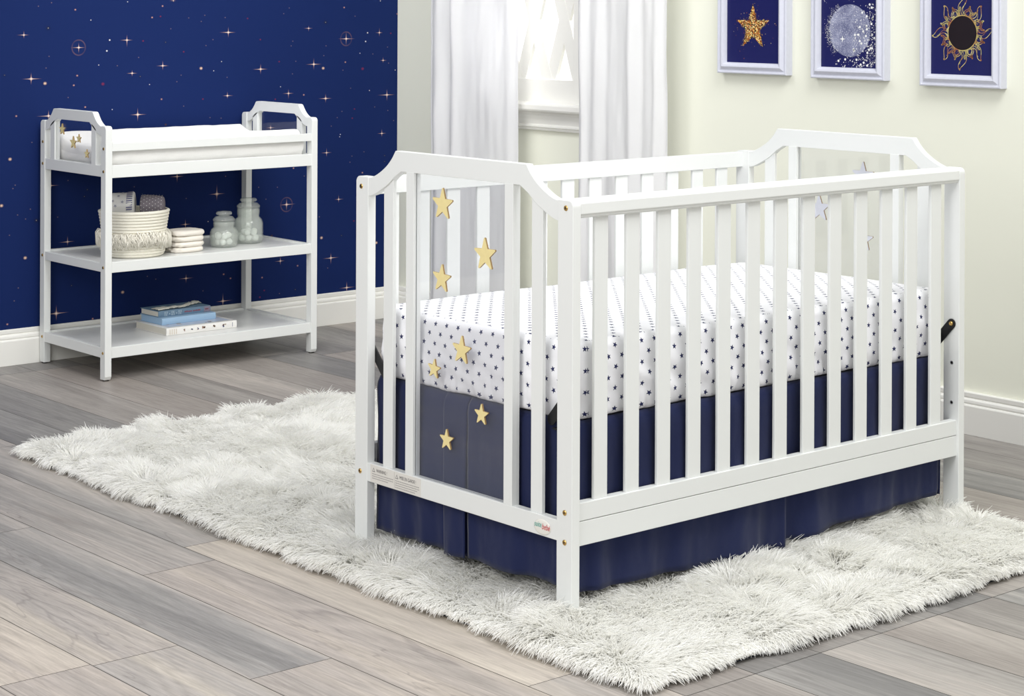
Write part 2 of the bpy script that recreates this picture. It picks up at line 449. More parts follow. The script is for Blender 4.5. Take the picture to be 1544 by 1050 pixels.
DOTS=[(0.647,1.326,'d'),(0.745,1.3,'p'),(0.81,1.261,'w'),(0.594,1.313,'d'),(0.966,1.33,'w'),(1.119,1.314,'p'),(1.073,1.27,'p'),(1.11,1.274,'r'),(1.236,1.268,'d'),(1.156,1.226,'d'),(0.89,1.185,'W'),(0.878,1.144,'W'),(0.844,1.091,'w'),(1.034,1.18,'r'),(1.133,1.174,'k'),(1.214,1.136,'r'),(1.015,1.117,'d'),(0.923,1.087,'d'),(0.638,1.127,'d'),(0.626,1.084,'d'),(0.46,1.061,'k'),(0.622,1.027,'P'),(0.754,1.053,'p'),(0.74,1.017,'p'),(0.862,1.019,'R'),(1.022,1.044,'k'),(1.063,1.012,'w'),(1.203,1.045,'d'),(1.184,1.02,'d'),(1.116,0.954,'p'),(0.788,0.934,'p'),(0.902,0.921,'w'),(0.507,0.91,'p'),(0.717,0.972,'d'),(1.215,0.924,'d'),(0.634,1.232,'K'),(1.135,0.855,'b'),(1.309,1.278,'d'),(1.508,1.265,'r'),(1.293,1.254,'d'),(1.403,1.269,'d'),(1.708,1.307,'d'),(1.681,1.284,'d'),(1.982,1.309,'p'),(2.038,1.273,'d'),(2.169,1.337,'w'),(2.259,1.282,'p'),(1.888,1.248,'K'),(1.347,1.182,'d'),(1.315,1.159,'d'),(1.569,1.18,'r'),(1.726,1.172,'d'),(1.718,1.153,'d'),(1.891,1.151,'d'),(2.103,1.203,'W'),(2.093,1.167,'W'),(2.225,1.2,'r'),(2.208,1.142,'d'),(2.064,1.118,'w'),(2.131,1.114,'d'),(1.88,1.111,'d'),(1.387,1.095,'w'),(1.293,1.07,'P'),(1.351,1.059,'w'),(1.741,1.09,'d'),(1.66,1.09,'r'),(1.877,1.059,'P'),(1.989,1.082,'p'),(2.078,1.053,'R'),(1.977,1.049,'d'),(2.214,1.074,'d'),(2.249,1.044,'w'),(1.725,1.039,'d'),(1.413,1.032,'d'),(1.667,0.988,'w'),(1.642,0.938,'r'),(1.781,0.952,'p'),(2.017,0.973,'d'),(2.114,0.961,'w'),(2.037,0.886,'r'),(2.142,0.891,'d'),(1.973,0.878,'d'),(2.211,0.874,'d'),(1.949,0.853,'d'),(2.026,0.848,'r'),(1.302,0.949,'r'),(1.335,0.875,'d'),(1.386,0.871,'d'),(2.242,0.83,'d'),(1.919,0.819,'d'),(0.718,0.662,'d'),(0.798,0.623,'k'),(0.786,0.598,'k'),(0.676,0.528,'d'),(0.998,0.622,'d'),(1.228,0.563,'d'),(1.328,0.466,'w'),(0.734,0.268,'k'),(1.057,0.274,'d'),(0.95,0.223,'P'),(1.094,0.26,'d'),(1.401,0.252,'p'),(1.433,0.233,'p'),(1.306,0.195,'d'),(1.564,0.587,'d'),(1.654,0.582,'d'),(1.599,0.537,'d'),(1.732,0.655,'p'),(1.785,0.62,'d'),(1.754,0.256,'p'),(1.582,0.223,'p'),(1.593,0.17,'r'),(1.666,0.151,'d'),(1.743,0.16,'k'),(1.572,0.145,'r'),(1.628,0.388,'b'),(1.408,0.64,'d'),(0.823,0.135,'p'),(1.965,0.783,'w'),(1.962,0.773,'w'),(2.025,0.69,'d'),(2.015,0.665,'d'),(2.087,0.705,'d'),(2.079,0.618,'p'),(2.195,0.684,'k'),(2.195,0.659,'k'),(1.872,0.361,'P'),(2.036,0.419,'r'),(1.973,0.363,'k'),(2.153,0.319,'P'),(1.904,0.234,'d'),(1.861,0.448,'d'),(0.483,0.753,'P'),(0.45,0.585,'P'),(0.57,0.811,'d'),(0.589,0.522,'K'),(0.565,0.565,'d'),(0.546,0.53,'d'),(0.504,0.657,'d'),(0.495,0.645,'d'),(0.545,0.387,'P'),(0.482,0.475,'d'),(0.518,0.279,'d'),(0.475,0.15,'p'),(0.502,0.233,'d'),(0.514,0.547,'d')]
mb = MB(); NAVY = lin((20, 38, 88)); cc = []
mb.box(-3.2, XW + 0.12, YW, YW + 0.12, 0, 2.6); cc += [NAVY] * 8
PEACH = lin((255, 206, 178)); WHITE = lin((255, 250, 246)); HALO = lin((150, 110, 110)); 
def mixc(a, b, t): return tuple(a[i] * (1 - t) + b[i] * t for i in range(3)) + (1,)
def fan(x, z, ring, c0, d):
    """ring: list of (dx, dz, colour)"""
    n = len(ring); vs = [(x, YW - d, z)] + [(x + p[0], YW - d, z + p[1]) for p in ring]
    mb.add(vs, [(0, i + 1, (i + 1) % n + 1) for i in range(n)]); cc.append(c0); cc.extend(p[2] for p in ring)
def disc(x, z, r, c0, c1, d, sx=1.25, n=14):
    fan(x, z, [(sx * r * math.cos(2 * PI * k / n), r * math.sin(2 * PI * k / n), c1) for k in range(n)], c0, d)
def annulus(x, z, r, w, col, d, sx):
    n = 40; vs = []; fs = []
    for j, rr in enumerate((r - w, r, r + w)):
        for k in range(n):
            a = 2 * PI * k / n; vs.append((x + sx * rr * math.cos(a), YW - d, z + rr * math.sin(a)))
            cc.append(NAVY if j != 1 else mixc(NAVY, col, 0.20 + 0.40 * abs(math.sin(a + 0.6))))
    for j in range(2):
        for k in range(n):
            k2 = (k + 1) % n; fs.append((j * n + k, j * n + k2, (j + 1) * n + k2, (j + 1) * n + k))
    mb.add(vs, fs)
d0 = 0.0004
# the paper's pattern repeats beyond the stretch listed above
_f, _d = list(FLARES), list(DOTS)
for sx_, sz_ in ((0, 1.22), (-1.85, 0.0), (-1.85, 1.22), (-3.70, 0.0), (-3.70, 1.22)):
    FLARES += [(f[0] + sx_, f[1] + sz_, f[2], f[3]) for f in _f if (f[1] + sz_ < 2.55 and f[0] + sx_ > -3.1 and (sx_ == 0 or f[0] + sx_ < 0.36) and (sz_ == 0 or f[1] + sz_ > 1.36))]
    DOTS += [(f[0] + sx_, f[1] + sz_, f[2]) for f in _d if (f[1] + sz_ < 2.55 and f[0] + sx_ > -3.1 and (sx_ == 0 or f[0] + sx_ < 0.36) and (sz_ == 0 or f[1] + sz_ > 1.36))]
for (x, z, s, ringed) in FLARES:
    d0 += 0.000004
    if ringed: annulus(x, z, 0.0285, 0.0035, lin((120, 92, 96)), d0, 0.98)
    disc(x, z, s * 0.24, mixc(NAVY, PEACH, 0.35), NAVY, d0 + 0.0002)
    L1 = s * random.uniform(0.9, 1.25); L2 = s * random.uniform(0.8, 1.25)
    rays = []
    for k, (dx, dz) in enumerate(((1, 0), (0, 1), (-1, 0), (0, -1))):
        L = (L1 * 1.45 if k % 2 == 0 else L2 * 1.05) * random.uniform(0.75, 1.1)
        w = s * 0.045 + 0.0007
        # ray: base at centre, tip fades into the paper
        nx, nz = -dz, dx
        b1 = (x + nx * w, z + nz * w); b2 = (x - nx * w, z - nz * w); tip = (x + dx * L, z + dz * L); mid = (x + dx * L * 0.35, z + dz * L * 0.35)
        y = YW - d0 - 0.0004
        mb.add([(b1[0], y, b1[1]), (mid[0] + nx * w * 0.6, y, mid[1] + nz * w * 0.6), (mid[0], y, mid[1]), (x, y, z), (b2[0], y, b2[1]), (mid[0] - nx * w * 0.6, y, mid[1] - nz * w * 0.6), (tip[0], y, tip[1])],
               [(0, 3, 2, 1), (3, 4, 5, 2), (1, 2, 6), (2, 5, 6)])
        cc.extend([mixc(NAVY, PEACH, 0.3), NAVY, mixc(NAVY, PEACH, 0.75), WHITE, mixc(NAVY, PEACH, 0.3), NAVY, NAVY])
    disc(x, z, s * 0.10 + 0.0007, WHITE, mixc(NAVY, PEACH, 0.7), d0 + 0.0006, 1.2)
DK = {'d': (0.0024, (150, 130, 130)), 'w': (0.0027, (255, 250, 245)), 'W': (0.0042, (255, 250, 248)), 'p': (0.0038, (214, 160, 140)),
      'P': (0.0062, (255, 214, 180)), 'r': (0.0036, (140, 50, 70)), 'R': (0.0066, (135, 45, 70)), 'k': (0.0046, (40, 42, 52)), 'K': (0.0085, (34, 34, 42)), 'b': (0.0050, (90, 66, 40))}
for (x, z, k) in DOTS:
    r, c = DK[k]; r *= 0.78; c = mixc(NAVY, lin(c), 0.85)
    if k in 'wW': disc(x, z, r * 1.3, c, NAVY, 0.0011, 1.15, 8); disc(x, z, r * 0.6, c, c, 0.0013, 1.15, 8)
    else:
        disc(x, z, r * 1.5, mixc(NAVY, c, 1.0), NAVY, 0.0011, 1.2, 10)
        if k in 'kKpP': disc(x, z, r * 0.35, mixc(c, WHITE, 0.55), c, 0.0013, 1.2, 8)
wl = mb.build('wall_left', M['wallpaper'], org=(0, YW, 0), colors=cc); tag(wl, kind='structure')

# cream wall with window opening
WY0, WY1, WZ0, WZ1 = 2.395, 3.03, 0.93, 2.02      # rough opening
mb = MB()
t = 0.12
mb.box(XW, XW + t, -3.2, WY0, 0, 2.6); mb.box(XW, XW + t, WY1, YW, 0, 2.6)
mb.box(XW, XW + t, WY0, WY1, 0, WZ0); mb.box(XW, XW + t, WY0, WY1, WZ1, 2.6)
wr = mb.build('wall_right', M['cream'], org=(XW, 0, 0)); tag(wr, kind='structure')

# baseboards: moulded profile (distance off the wall, height)
def bprof(th):
    return [(0, 0), (th, 0), (th, 0.088), (th - 0.002, 0.092), (th - 0.006, 0.0935), (th - 0.004, 0.099), (th - 0.005, 0.106), (th - 0.009, 0.111), (th - 0.013, 0.1125), (th - 0.010, 0.116), (th - 0.0095, 0.128), (th - 0.012, 0.1305), (0, 0.1305)]
mb = MB()
for (axis) in ('L',):
    pr = [(YW - d, z) for d, z in bprof(YW - YB)]
    mb.prism(pr, 'X', -3.2, XB + 0.004)
tag(mb.build('baseboard_left', M['trim'], org=(0, YB, 0), bevel=0.0006, seg=1), kind='structure')
mb = MB(); mb.prism([(XW - d, z) for d, z in bprof(XW - XB)], 'Y', -3.2, YB + 0.004)
tag(mb.build('baseboard_right', M['trim'], org=(XB, 0, 0), bevel=0.0006, seg=1), kind='structure')

# window with diamond lattice
win = bpy.data.objects.new('window_1', None); COL.objects.link(win); win.location = (XW, 2.71, WZ0); win['kind'] = 'structure'
GY0, GY1, GZ0, GZ1 = 2.452, 2.972, 1.037, 1.955   # glass opening
xs0, xs1 = XW - 0.018, XW + 0.03
mb = MB()
mb.box(xs0, xs1, WY0, GY0, WZ0, WZ1); mb.box(xs0, xs1, GY1, WY1, WZ0, WZ1)
mb.box(xs0 + 0.002, xs1, GY0, GY1, WZ0, GZ0); mb.box(xs0 + 0.002, xs1, GY0, GY1, GZ1, WZ1)
mb.build('window_frame', M['trim'], win, bevel=0.002)
def clip(poly, y0, y1, z0, z1):
    def cut(P, f, inter):
        out = []
        for i in range(len(P)):
            a, b = P[i - 1], P[i]
            if f(b):
                if not f(a): out.append(inter(a, b))
                out.append(b)
            elif f(a): out.append(inter(a, b))
        return out
    def lp(a, b, i, v):
        t = (v - a[i]) / (b[i] - a[i]); return (a[0] + t * (b[0] - a[0]), a[1] + t * (b[1] - a[1]))
    for i, v, s in ((0, y0, 1), (0, y1, -1), (1, z0, 1), (1, z1, -1)):
        if not poly: return poly
        poly = cut(poly, lambda p: (p[i] - v) * s >= 0, lambda a, b: lp(a, b, i, v))
    return poly
hw, hh, bw = 0.0875, 0.256, 0.0295
mb = MB()
for sgn, xo in ((1, 0.0), (-1, 0.0015)):
    for j in range(-12, 12):
        y0 = 2.692 + j * 2 * hw; z0 = 1.266
        L = 6
        p = clip([(y0 - sgn * hw * L - bw, z0 - hh * L), (y0 - sgn * hw * L + bw, z0 - hh * L), (y0 + sgn * hw * L + bw, z0 + hh * L), (y0 + sgn * hw * L - bw, z0 + hh * L)], GY0 - 0.002, GY1 + 0.002, GZ0 - 0.002, GZ1 + 0.002)
        if len(p) > 2: mb.prism(p, 'X', xs0 + 0.010 + xo, xs0 + 0.024 + xo)
mb.build('lattice', M['trim'], win)
mb = MB(); mb.box(xs1 - 0.016, xs1 - 0.012, GY0 - 0.005, GY1 + 0.005, GZ0 - 0.005, GZ1 + 0.005); mb.build('glass_pane', M['pane'], win)
mb = MB(); mb.prism([(XW - 0.055, 0.915), (XW - 0.058, 0.921), (XW - 0.058, 0.937), (XW - 0.055, 0.944), (XW - 0.018, 0.948), (XW + 0.001, 0.948), (XW + 0.001, 0.912), (XW - 0.05, 0.912)], 'Y', WY0 - 0.03, WY1 + 0.03)
mb.build('window_stool', M['trim'], win, bevel=0.001)
mb = MB(); mb.prism([(XW, 0.838), (XW - 0.014, 0.838), (XW - 0.016, 0.842), (XW - 0.018, 0.846), (XW - 0.016, 0.8475), (XW - 0.022, 0.851), (XW - 0.022, 0.858), (XW - 0.017, 0.862), (XW - 0.019, 0.880), (XW - 0.024, 0.896), (XW - 0.033, 0.904), (XW - 0.035, 0.912), (XW, 0.912)], 'Y', WY0 - 0.015, WY1 + 0.015)
mb.build('window_apron', M['trim'], win, bevel=0.0005, seg=1)
# ------------------------------------------------------------------ curtains and rod
def curtain(y0, y1, folds, label, seed, flare=0.0):
    mb = MB(); n = 150; rows = []
    for i in range(60):
        z = 0.012 + (2.12 - 0.012) * i / 59
        row = []
        for k in range(n):
            u = k / (n - 1)
            yy = y0 - flare * (1 - z / 2.1) + (y1 - y0 + 1.3 * flare * (1 - z / 2.1)) * u
            x = XW - 0.105
            for (c, w, a) in folds:
                x -= 0.55 * a * math.exp(-((u - c) / w) ** 2) * (0.8 + 0.3 * noise.noise(Vector((seed, z * 1.3, c * 5))))
            x += 0.010 * noise.noise(Vector((u * 5, z * 2.2, seed))) + 0.003 * noise.noise(Vector((u * 18, z * 7, seed)))
            row.append((x, yy + 0.004 * noise.noise(Vector((seed, z * 2.5, u * 3))), z))
        rows.append(row)
    mb.grid(rows)
    o = mb.build('curtain', M['curtain'], solid=0.0012)
    return tag(o, label, 'curtain', 'white window curtains')
curtain(2.672, 3.222, [(0.10, 0.045, 0.02), (0.70, 0.05, 0.045), (0.78, 0.035, -0.03), (0.90, 0.05, 0.03), (0.985, 0.02, -0.03)], 'white curtain panel left of the window lattice, nearest the blue wall', 3.1)
curtain(1.868, 2.325, [(0.04, 0.03, -0.03), (0.12, 0.035, 0.02), (0.30, 0.045, -0.035), (0.38, 0.05, 0.03), (0.70, 0.045, -0.025), (0.80, 0.05, 0.02), (0.95, 0.04, 0.03)], 'white curtain panel between the window lattice and the framed star picture', 8.7)
mb = MB(); mb.tube([(XW - 0.105, 1.75, 2.135), (XW - 0.105, 3.32, 2.135)], 0.011, 14)
for y in (1.75, 3.32): mb.lathe([(0.0, -0.03), (0.014, -0.024), (0.022, 0), (0.014, 0.024), (0, 0.03)], (XW - 0.105, y, 2.135), 16, axis='Y')
for y in (1.82, 3.26): mb.box(XW - 0.11, XW, y - 0.008, y + 0.008, 2.122, 2.148)
tag(mb.build('curtain_rod', M['trim'], fixn=True), 'white curtain rod above the window holding both curtains', 'curtain rod')
# ------------------------------------------------------------------ framed pictures
def picture(y0, y1, zb, label, art):
    """y0 > y1: left (far) and right (near) outer edges; zb outer bottom"""
    H = 0.032 * 2 + 0.32 + 0.008; zt = zb + H + 0.006
    xf = XW - 0.038; fwid = 0.0385
    r = empty('framed_picture', (XW, (y0 + y1) / 2, zb), label, 'picture', 'framed night sky pictures')
    prof = [(0, 0.0), (0, 0.030), (0.002, 0.033), (0.006, 0.0335), (0.008, 0.030), (0.012, 0.029), (0.018, 0.034), (0.024, 0.038), (0.031, 0.036), (0.0355, 0.030), (fwid, 0.024), (fwid, 0.0)]
    mb = MB(); rings = []
    for (w, h) in prof:
        rings.append([(XW - h, y0 - w, zb + w), (XW - h, y1 + w, zb + w), (XW - h, y1 + w, zt - w), (XW - h, y0 - w, zt - w)])
    vs = [p for rg in rings for p in rg]; fs = []
    for i in range(len(rings) - 1):
        for k in range(4):
            k2 = (k + 1) % 4; fs.append((i * 4 + k, i * 4 + k2, (i + 1) * 4 + k2, (i + 1) * 4 + k))
    mb.add(vs, fs); mb.build('picture_frame', M['frame'], r, fixn=True, bevel=0.0006, seg=1)
    mb = MB(); xp = XW - 0.022
    mb.box(xp, XW - 0.004, y1 + fwid - 0.001, y0 - fwid + 0.001, zb + fwid - 0.001, zt - fwid + 0.001, 0)
    mats = art(mb, xp, (y0 + y1) / 2, y0 - fwid, y1 + fwid, zb + fwid, zt - fwid)
    mb.build('print', mats, r)
    return r
def adisc(mb, x, y, z, r, mi, n=16, d=0.0):
    mb.add([(x - d, y + r * math.cos(2 * PI * k / n), z + r * math.sin(2 * PI * k / n)) for k in range(n)], [tuple(range(n))[::-1]], mi)
def aspark(mb, x, y, z, r, mi, d=0.0):
    pts = []
    for k in range(8):
        rr = r if k % 2 == 0 else r * 0.28
        pts.append((x - d, y + rr * math.cos(k * PI / 4), z + rr * math.sin(k * PI / 4)))
    mb.add(pts, [tuple(range(8))[::-1]], mi)
def art_star(mb, x, yc, yl, yr, z0, z1):
    rg = random.Random(3)
    cy, cz = 1.531, 1.252
    poly = []
    for k in range(10):
        r = 0.082 if k % 2 == 0 else 0.031; t = PI / 2 + k * PI / 5
        poly.append((cy + r * 0.97 * math.cos(t), cz + r * math.sin(t)))
    mb.prism(poly, 'X', x - 0.0005, x, 1)
    for _ in range(420):
        a = rg.uniform(0, 2 * PI); m = ((a - PI / 2) % (2 * PI / 5)); ph = abs(m - PI / 5); e = PI / 5 - ph
        R, ri = 0.082, 0.031; ed = R * ri * math.sin(PI / 5) / (R * math.sin(e) + ri * math.sin(PI / 5 - e))
        rr = ed * rg.gauss(1.0, 0.07) + (abs(rg.gauss(0, 0.02)) if rg.random() < 0.1 else 0)
        y, z = cy + rr * math.cos(a), cz + rr * math.sin(a)
        adisc(mb, x, y, z, rg.uniform(0.0006, 0.0014), 1 if rg.random() < 0.75 else 2, 6, 0.0006)
    for _ in range(60):
        y = rg.uniform(yr + 0.01, yl - 0.01); z = rg.uniform(z0 + 0.008, z1 - 0.03)
        adisc(mb, x, y, z, rg.uniform(0.0008, 0.0016), 1 if rg.random() < 0.6 else 2, 6, 0.0006)
    return [M['ink'], M['glitter'], M['sunblack']]
def art_moon(mb, x, yc, yl, yr, z0, z1):
    rg = random.Random(5); cy, cz, R = 1.103, 1.2475, 0.0865
    adisc(mb, x, cy, cz, R, 1, 56, 0.0006)
    for _ in range(520):      # crumbling left rim
        a = rg.uniform(PI * -0.30, PI * 0.35); rr = R * rg.gauss(1.03, 0.09)
        y, z = cy + rr * math.cos(a), cz + rr * math.sin(a)
        adisc(mb, x, y, z, rg.uniform(0.0005, 0.0013), 2 if rg.random() < 0.5 else 1, 5, 0.0008)
    n = 0
    while n < 430:            # stars spilling to the lower right
        y = rg.uniform(yr + 0.002, cy + 0.06); z = rg.uniform(z0 + 0.002, cz + R)
        u = (cy - y) / R; w = (z - cz) / R
        if u + 0.25 * abs(w) < 0.25 - 0.7 * (w < -0.9) and not (w < -0.95 and u > -0.8): continue
        if rg.random() > min(1, 0.25 + 0.6 * u - 0.25 * w): continue
        n += 1; s = rg.choice([0.0006, 0.0007, 0.0009, 0.0011, 0.0014, 0.0022])
        (aspark if s > 0.002 and rg.random() < 0.6 else adisc)(mb, x, y, z, s * (1.8 if s > 0.002 else 1), 2, **({'n': 7} if False else {}), d=0.001)
    for _ in range(200):      # speckles over the upper half of the disc
        a = rg.uniform(0, 2 * PI); rr = R * math.sqrt(rg.random()); y, z = cy + rr * math.cos(a), cz + rr * math.sin(a)
        if z > cz - 0.01: adisc(mb, x, y, z, rg.uniform(0.0005, 0.0012), 2, 5, 0.001)
    aspark(mb, x, cy + 0.030, cz - 0.028, 0.012, 2, 0.0012); adisc(mb, x, cy + 0.030, cz - 0.028, 0.003, 2, 10, 0.0013)
    for _ in range(40):
        adisc(mb, x, rg.uniform(yr + 0.004, yl - 0.004), rg.uniform(z0 + 0.01, z1 - 0.01), rg.uniform(0.0006, 0.0018), 2, 6, 0.0005)
    return [M['ink'], M['moon'], M['white']]
def ribbon(mb, x, pts, w, mi, d):
    vs = []; n = len(pts)
    for i, p in enumerate(pts):
        a = pts[max(0, i - 1)]; b = pts[min(n - 1, i + 1)]; t = (b[0] - a[0], b[1] - a[1]); L = math.hypot(*t) or 1
        nx, nz = -t[1] / L, t[0] / L
        vs += [(x - d, p[0] + nx * w, p[1] + nz * w), (x - d, p[0] - nx * w, p[1] - nz * w)]
    mb.add(vs, [(2 * i, 2 * i + 1, 2 * i + 3, 2 * i + 2) for i in range(n - 1)], mi)
def art_sun(mb, x, yc, yl, yr, z0, z1):
    cy, cz, R = 0.6535, 1.2465, 0.0535; rg = random.Random(9)
    adisc(mb, x, cy, cz, R + 0.0025, 1, 56, 0.0005); adisc(mb, x, cy, cz, R, 2, 56, 0.0008)
    def flame(a, L, wdt, curl):
        # two wavy outlines meeting in a curled tip, with inner veins
        for side in (-1, 1, 0.15):
            pts = []
            for i in range(15):
                t = i / 14; r = R + 0.001 + (L) * t * (1 if abs(side) == 1 else 0.7)
                sway = curl * 0.10 * math.sin(t * PI * 1.6)
                aa = a + side * wdt * (1 - t) ** 0.8 * (1 - 0.35 * math.sin(t * PI * 2.2)) + sway
                pts.append((cy + r * math.cos(aa), cz + r * math.sin(aa)))
            ribbon(mb, x, pts, 0.0008 if abs(side) == 1 else 0.0005, 1, 0.0006)
        # curled tip
        tip = pts[-1]; r = R + L; aa = a + curl * 0.10 * math.sin(PI * 1.6)
        c = (cy + (r - 0.002) * math.cos(aa), cz + (r - 0.002) * math.sin(aa))
        ribbon(mb, x, [(c[0] + 0.0035 * math.cos(aa + curl * q * 0.5) * (1 - q * 0.06), c[1] + 0.0035 * math.sin(aa + curl * q * 0.5) * (1 - q * 0.06)) for q in range(9)], 0.0008, 1, 0.0006)
    for k in range(8):
        flame(k * PI / 4, 0.062 if k % 2 == 0 else 0.056, 0.20, 1 if k % 4 in (0, 3) else -1)
        for j, (off, L) in enumerate(((0.24, 0.030), (0.42, 0.034), (0.58, 0.028))):
            flame(k * PI / 4 + off, L, 0.085, 1 if j % 2 else -1)
    for k in range(56):
        a = 2 * PI * k / 56; L = rg.uniform(0.005, 0.014)
        ribbon(mb, x, [(cy + (R + L * t) * math.cos(a + 0.1 * t), cz + (R + L * t) * math.sin(a + 0.1 * t)) for t in (0, 0.5, 1)], 0.0005, 1, 0.0007)
    return [M['ink'], M['flame'], M['sunblack']]
picture(1.690, 1.3705, 1.091, 'silver-white framed picture of a glittering gold star on navy', art_star)
picture(1.263, 0.9525, 1.087, 'silver-white framed picture of a pale moon with spilling white stars', art_moon)
picture(0.812, 0.5040, 1.0775, 'silver-white framed picture of a dark sun disc with golden flames', art_sun)

# ------------------------------------------------------------------ crib
L, W, T, w = 1.37, 0.779, 0.0233, 0.0488
crib = empty('crib', (L / 2, W / 2, 0.02), 'white wooden crib with clear star-decorated end panels on the white shag rug', 'crib')
def bolt(x, y, z, sx, parent, r=0.0048):
    mb = MB()
    mb.lathe([(r * 1.25, 0), (r * 1.25, -0.0012 * 1), (r, -0.0022)], (x, y, z), 18, 0, 'X', smooth=False)
    mb.lathe([(r * 0.45, -0.0023), (r * 0.42, -0.0026)], (x, y, z), 6, 1, 'X', smooth=False)
    if sx > 0:
        mb.v = [(2 * x - a, b, c) for a, b, c in mb.v]; mb.f = [f[::-1] for f in mb.f]
    mb.build('bolt', [M['brass'], M['dark']], parent, fixn=True)
def post(x0, x1, y0, y1, z0, z1, outer, parent, name='post'):
    """outer: -1 when the rounded top corner is on the low-Y side"""
    R = 0.014; p = []
    def arc(cy, cz, a0, a1, r):
        return [(cy + r * math.cos(a0 + (a1 - a0) * i / 6), cz + r * math.sin(a0 + (a1 - a0) * i / 6)) for i in range(7)]
    if outer < 0:
        p = [(y0 + 0.006, z0), (y1, z0), (y1, z1)] + arc(y0 + R, z1 - R, PI / 2, PI, R) + [(y0, z0 + 0.012)]
    else:
        p = [(y0, z0), (y1 - 0.006, z0), (y1, z0 + 0.012)] + arc(y1 - R, z1 - R, 0, PI / 2, R) + [(y0, z1)]
    mb = MB(); mb.prism(p, 'X', x0, x1)
    return mb.build(name, M['paint'], parent, bevel=0.0016, seg=3)
def arch_poly(y0, y1, d_out, d_in):
    """outline built from half profiles measured from the post's inner edge"""
    out = [(y0 + a, z) for a, z in d_out] + [(y1 - a, z) for a, z in reversed(d_out)]
    inn = [(y1 - a, z) for a, z in d_in] + [(y0 + a, z) for a, z in reversed(d_in)]
    return out + inn
def smoothen(pts, n=5):
    """Catmull-Rom through the points"""
    P = [pts[0]] + list(pts) + [pts[-1]]; o = []
    for i in range(1, len(P) - 2):
        for k in range(n):
            t = k / n; p0, p1, p2, p3 = P[i - 1:i + 3]
            o.append(tuple(0.5 * (2 * p1[j] + (p2[j] - p0[j]) * t + (2 * p0[j] - 5 * p1[j] + 4 * p2[j] - p3[j]) * t * t + (-p0[j] + 3 * p1[j] - 3 * p2[j] + p3[j]) * t ** 3) for j in (0, 1)))
    o.append(pts[-1]); return o
ZP = 0.9165
c_out = smoothen([(0.0, 0.9145), (0.012, 0.9168), (0.028, 0.9225), (0.0495, 0.9335), (0.072, 0.9485), (0.091, 0.9665), (0.105, 0.9852)])
c_in = smoothen([(0.0, 0.8700), (0.012, 0.8725), (0.0245, 0.877), (0.046, 0.8872), (0.075, 0.9035), (0.100, 0.9225)]) + [(0.127, 0.9375)]
PZ0, PZ1 = 0.184, 0.2287
def star_panel(xo, xi, sgn, stars, parent, y0, y1, z0, z1, am):
    """xo..xi the thickness; stars sit on the outer side"""
    mb = MB(); mb.box(min(xo, xi), max(xo, xi), y0, y1, z0, z1)
    p = mb.build('clear_panel', M[am], parent); tag(p, 'clear acrylic panel')
    for (y, z, R, rot) in stars:
        mb = MB()
        a, b = (xo - 0.0045, xo - 0.0003) if sgn < 0 else (xo + 0.0003, xo + 0.0045)
        # rounded-tip star
        poly = []
        for k in range(5):
            t = rot + PI / 2 + k * 2 * PI / 5
            for dt in (-0.055, 0, 0.055): poly.append((y + R * (0.97 if dt else 1.0) * math.cos(t + dt), z + R * (0.97 if dt else 1.0) * math.sin(t + dt)))
            t += PI / 5
            poly.append((y + R * 0.44 * math.cos(t), z + R * 0.44 * math.sin(t)))
        mb.prism(poly, 'X', a, b, 1, cap_mi=0)
        # inner face (towards the panel) is the pale back
        tgt = b if sgn < 0 else a
        for i, f in enumerate(mb.f):
            if len(f) > 4 and abs(mb.v[f[0]][0] - tgt) < 1e-6: mb.mi[i] = 2
        st = mb.build('star', [M['gold'], M['goldedge'], M['starback']], p); tag(st, 'pale gold wooden star')
STARS = [(0.4497, 0.8726, 0.038, 0.02), (0.297, 0.7719, 0.0385, -0.03), (0.4522, 0.7013, 0.0335, 0.06), (0.3788, 0.5463, 0.0335, 0.05), (0.479, 0.4896, 0.0235, 0.10), (0.3073, 0.4115, 0.0245, 0.02), (0.4315, 0.3335, 0.025, 0.0)]
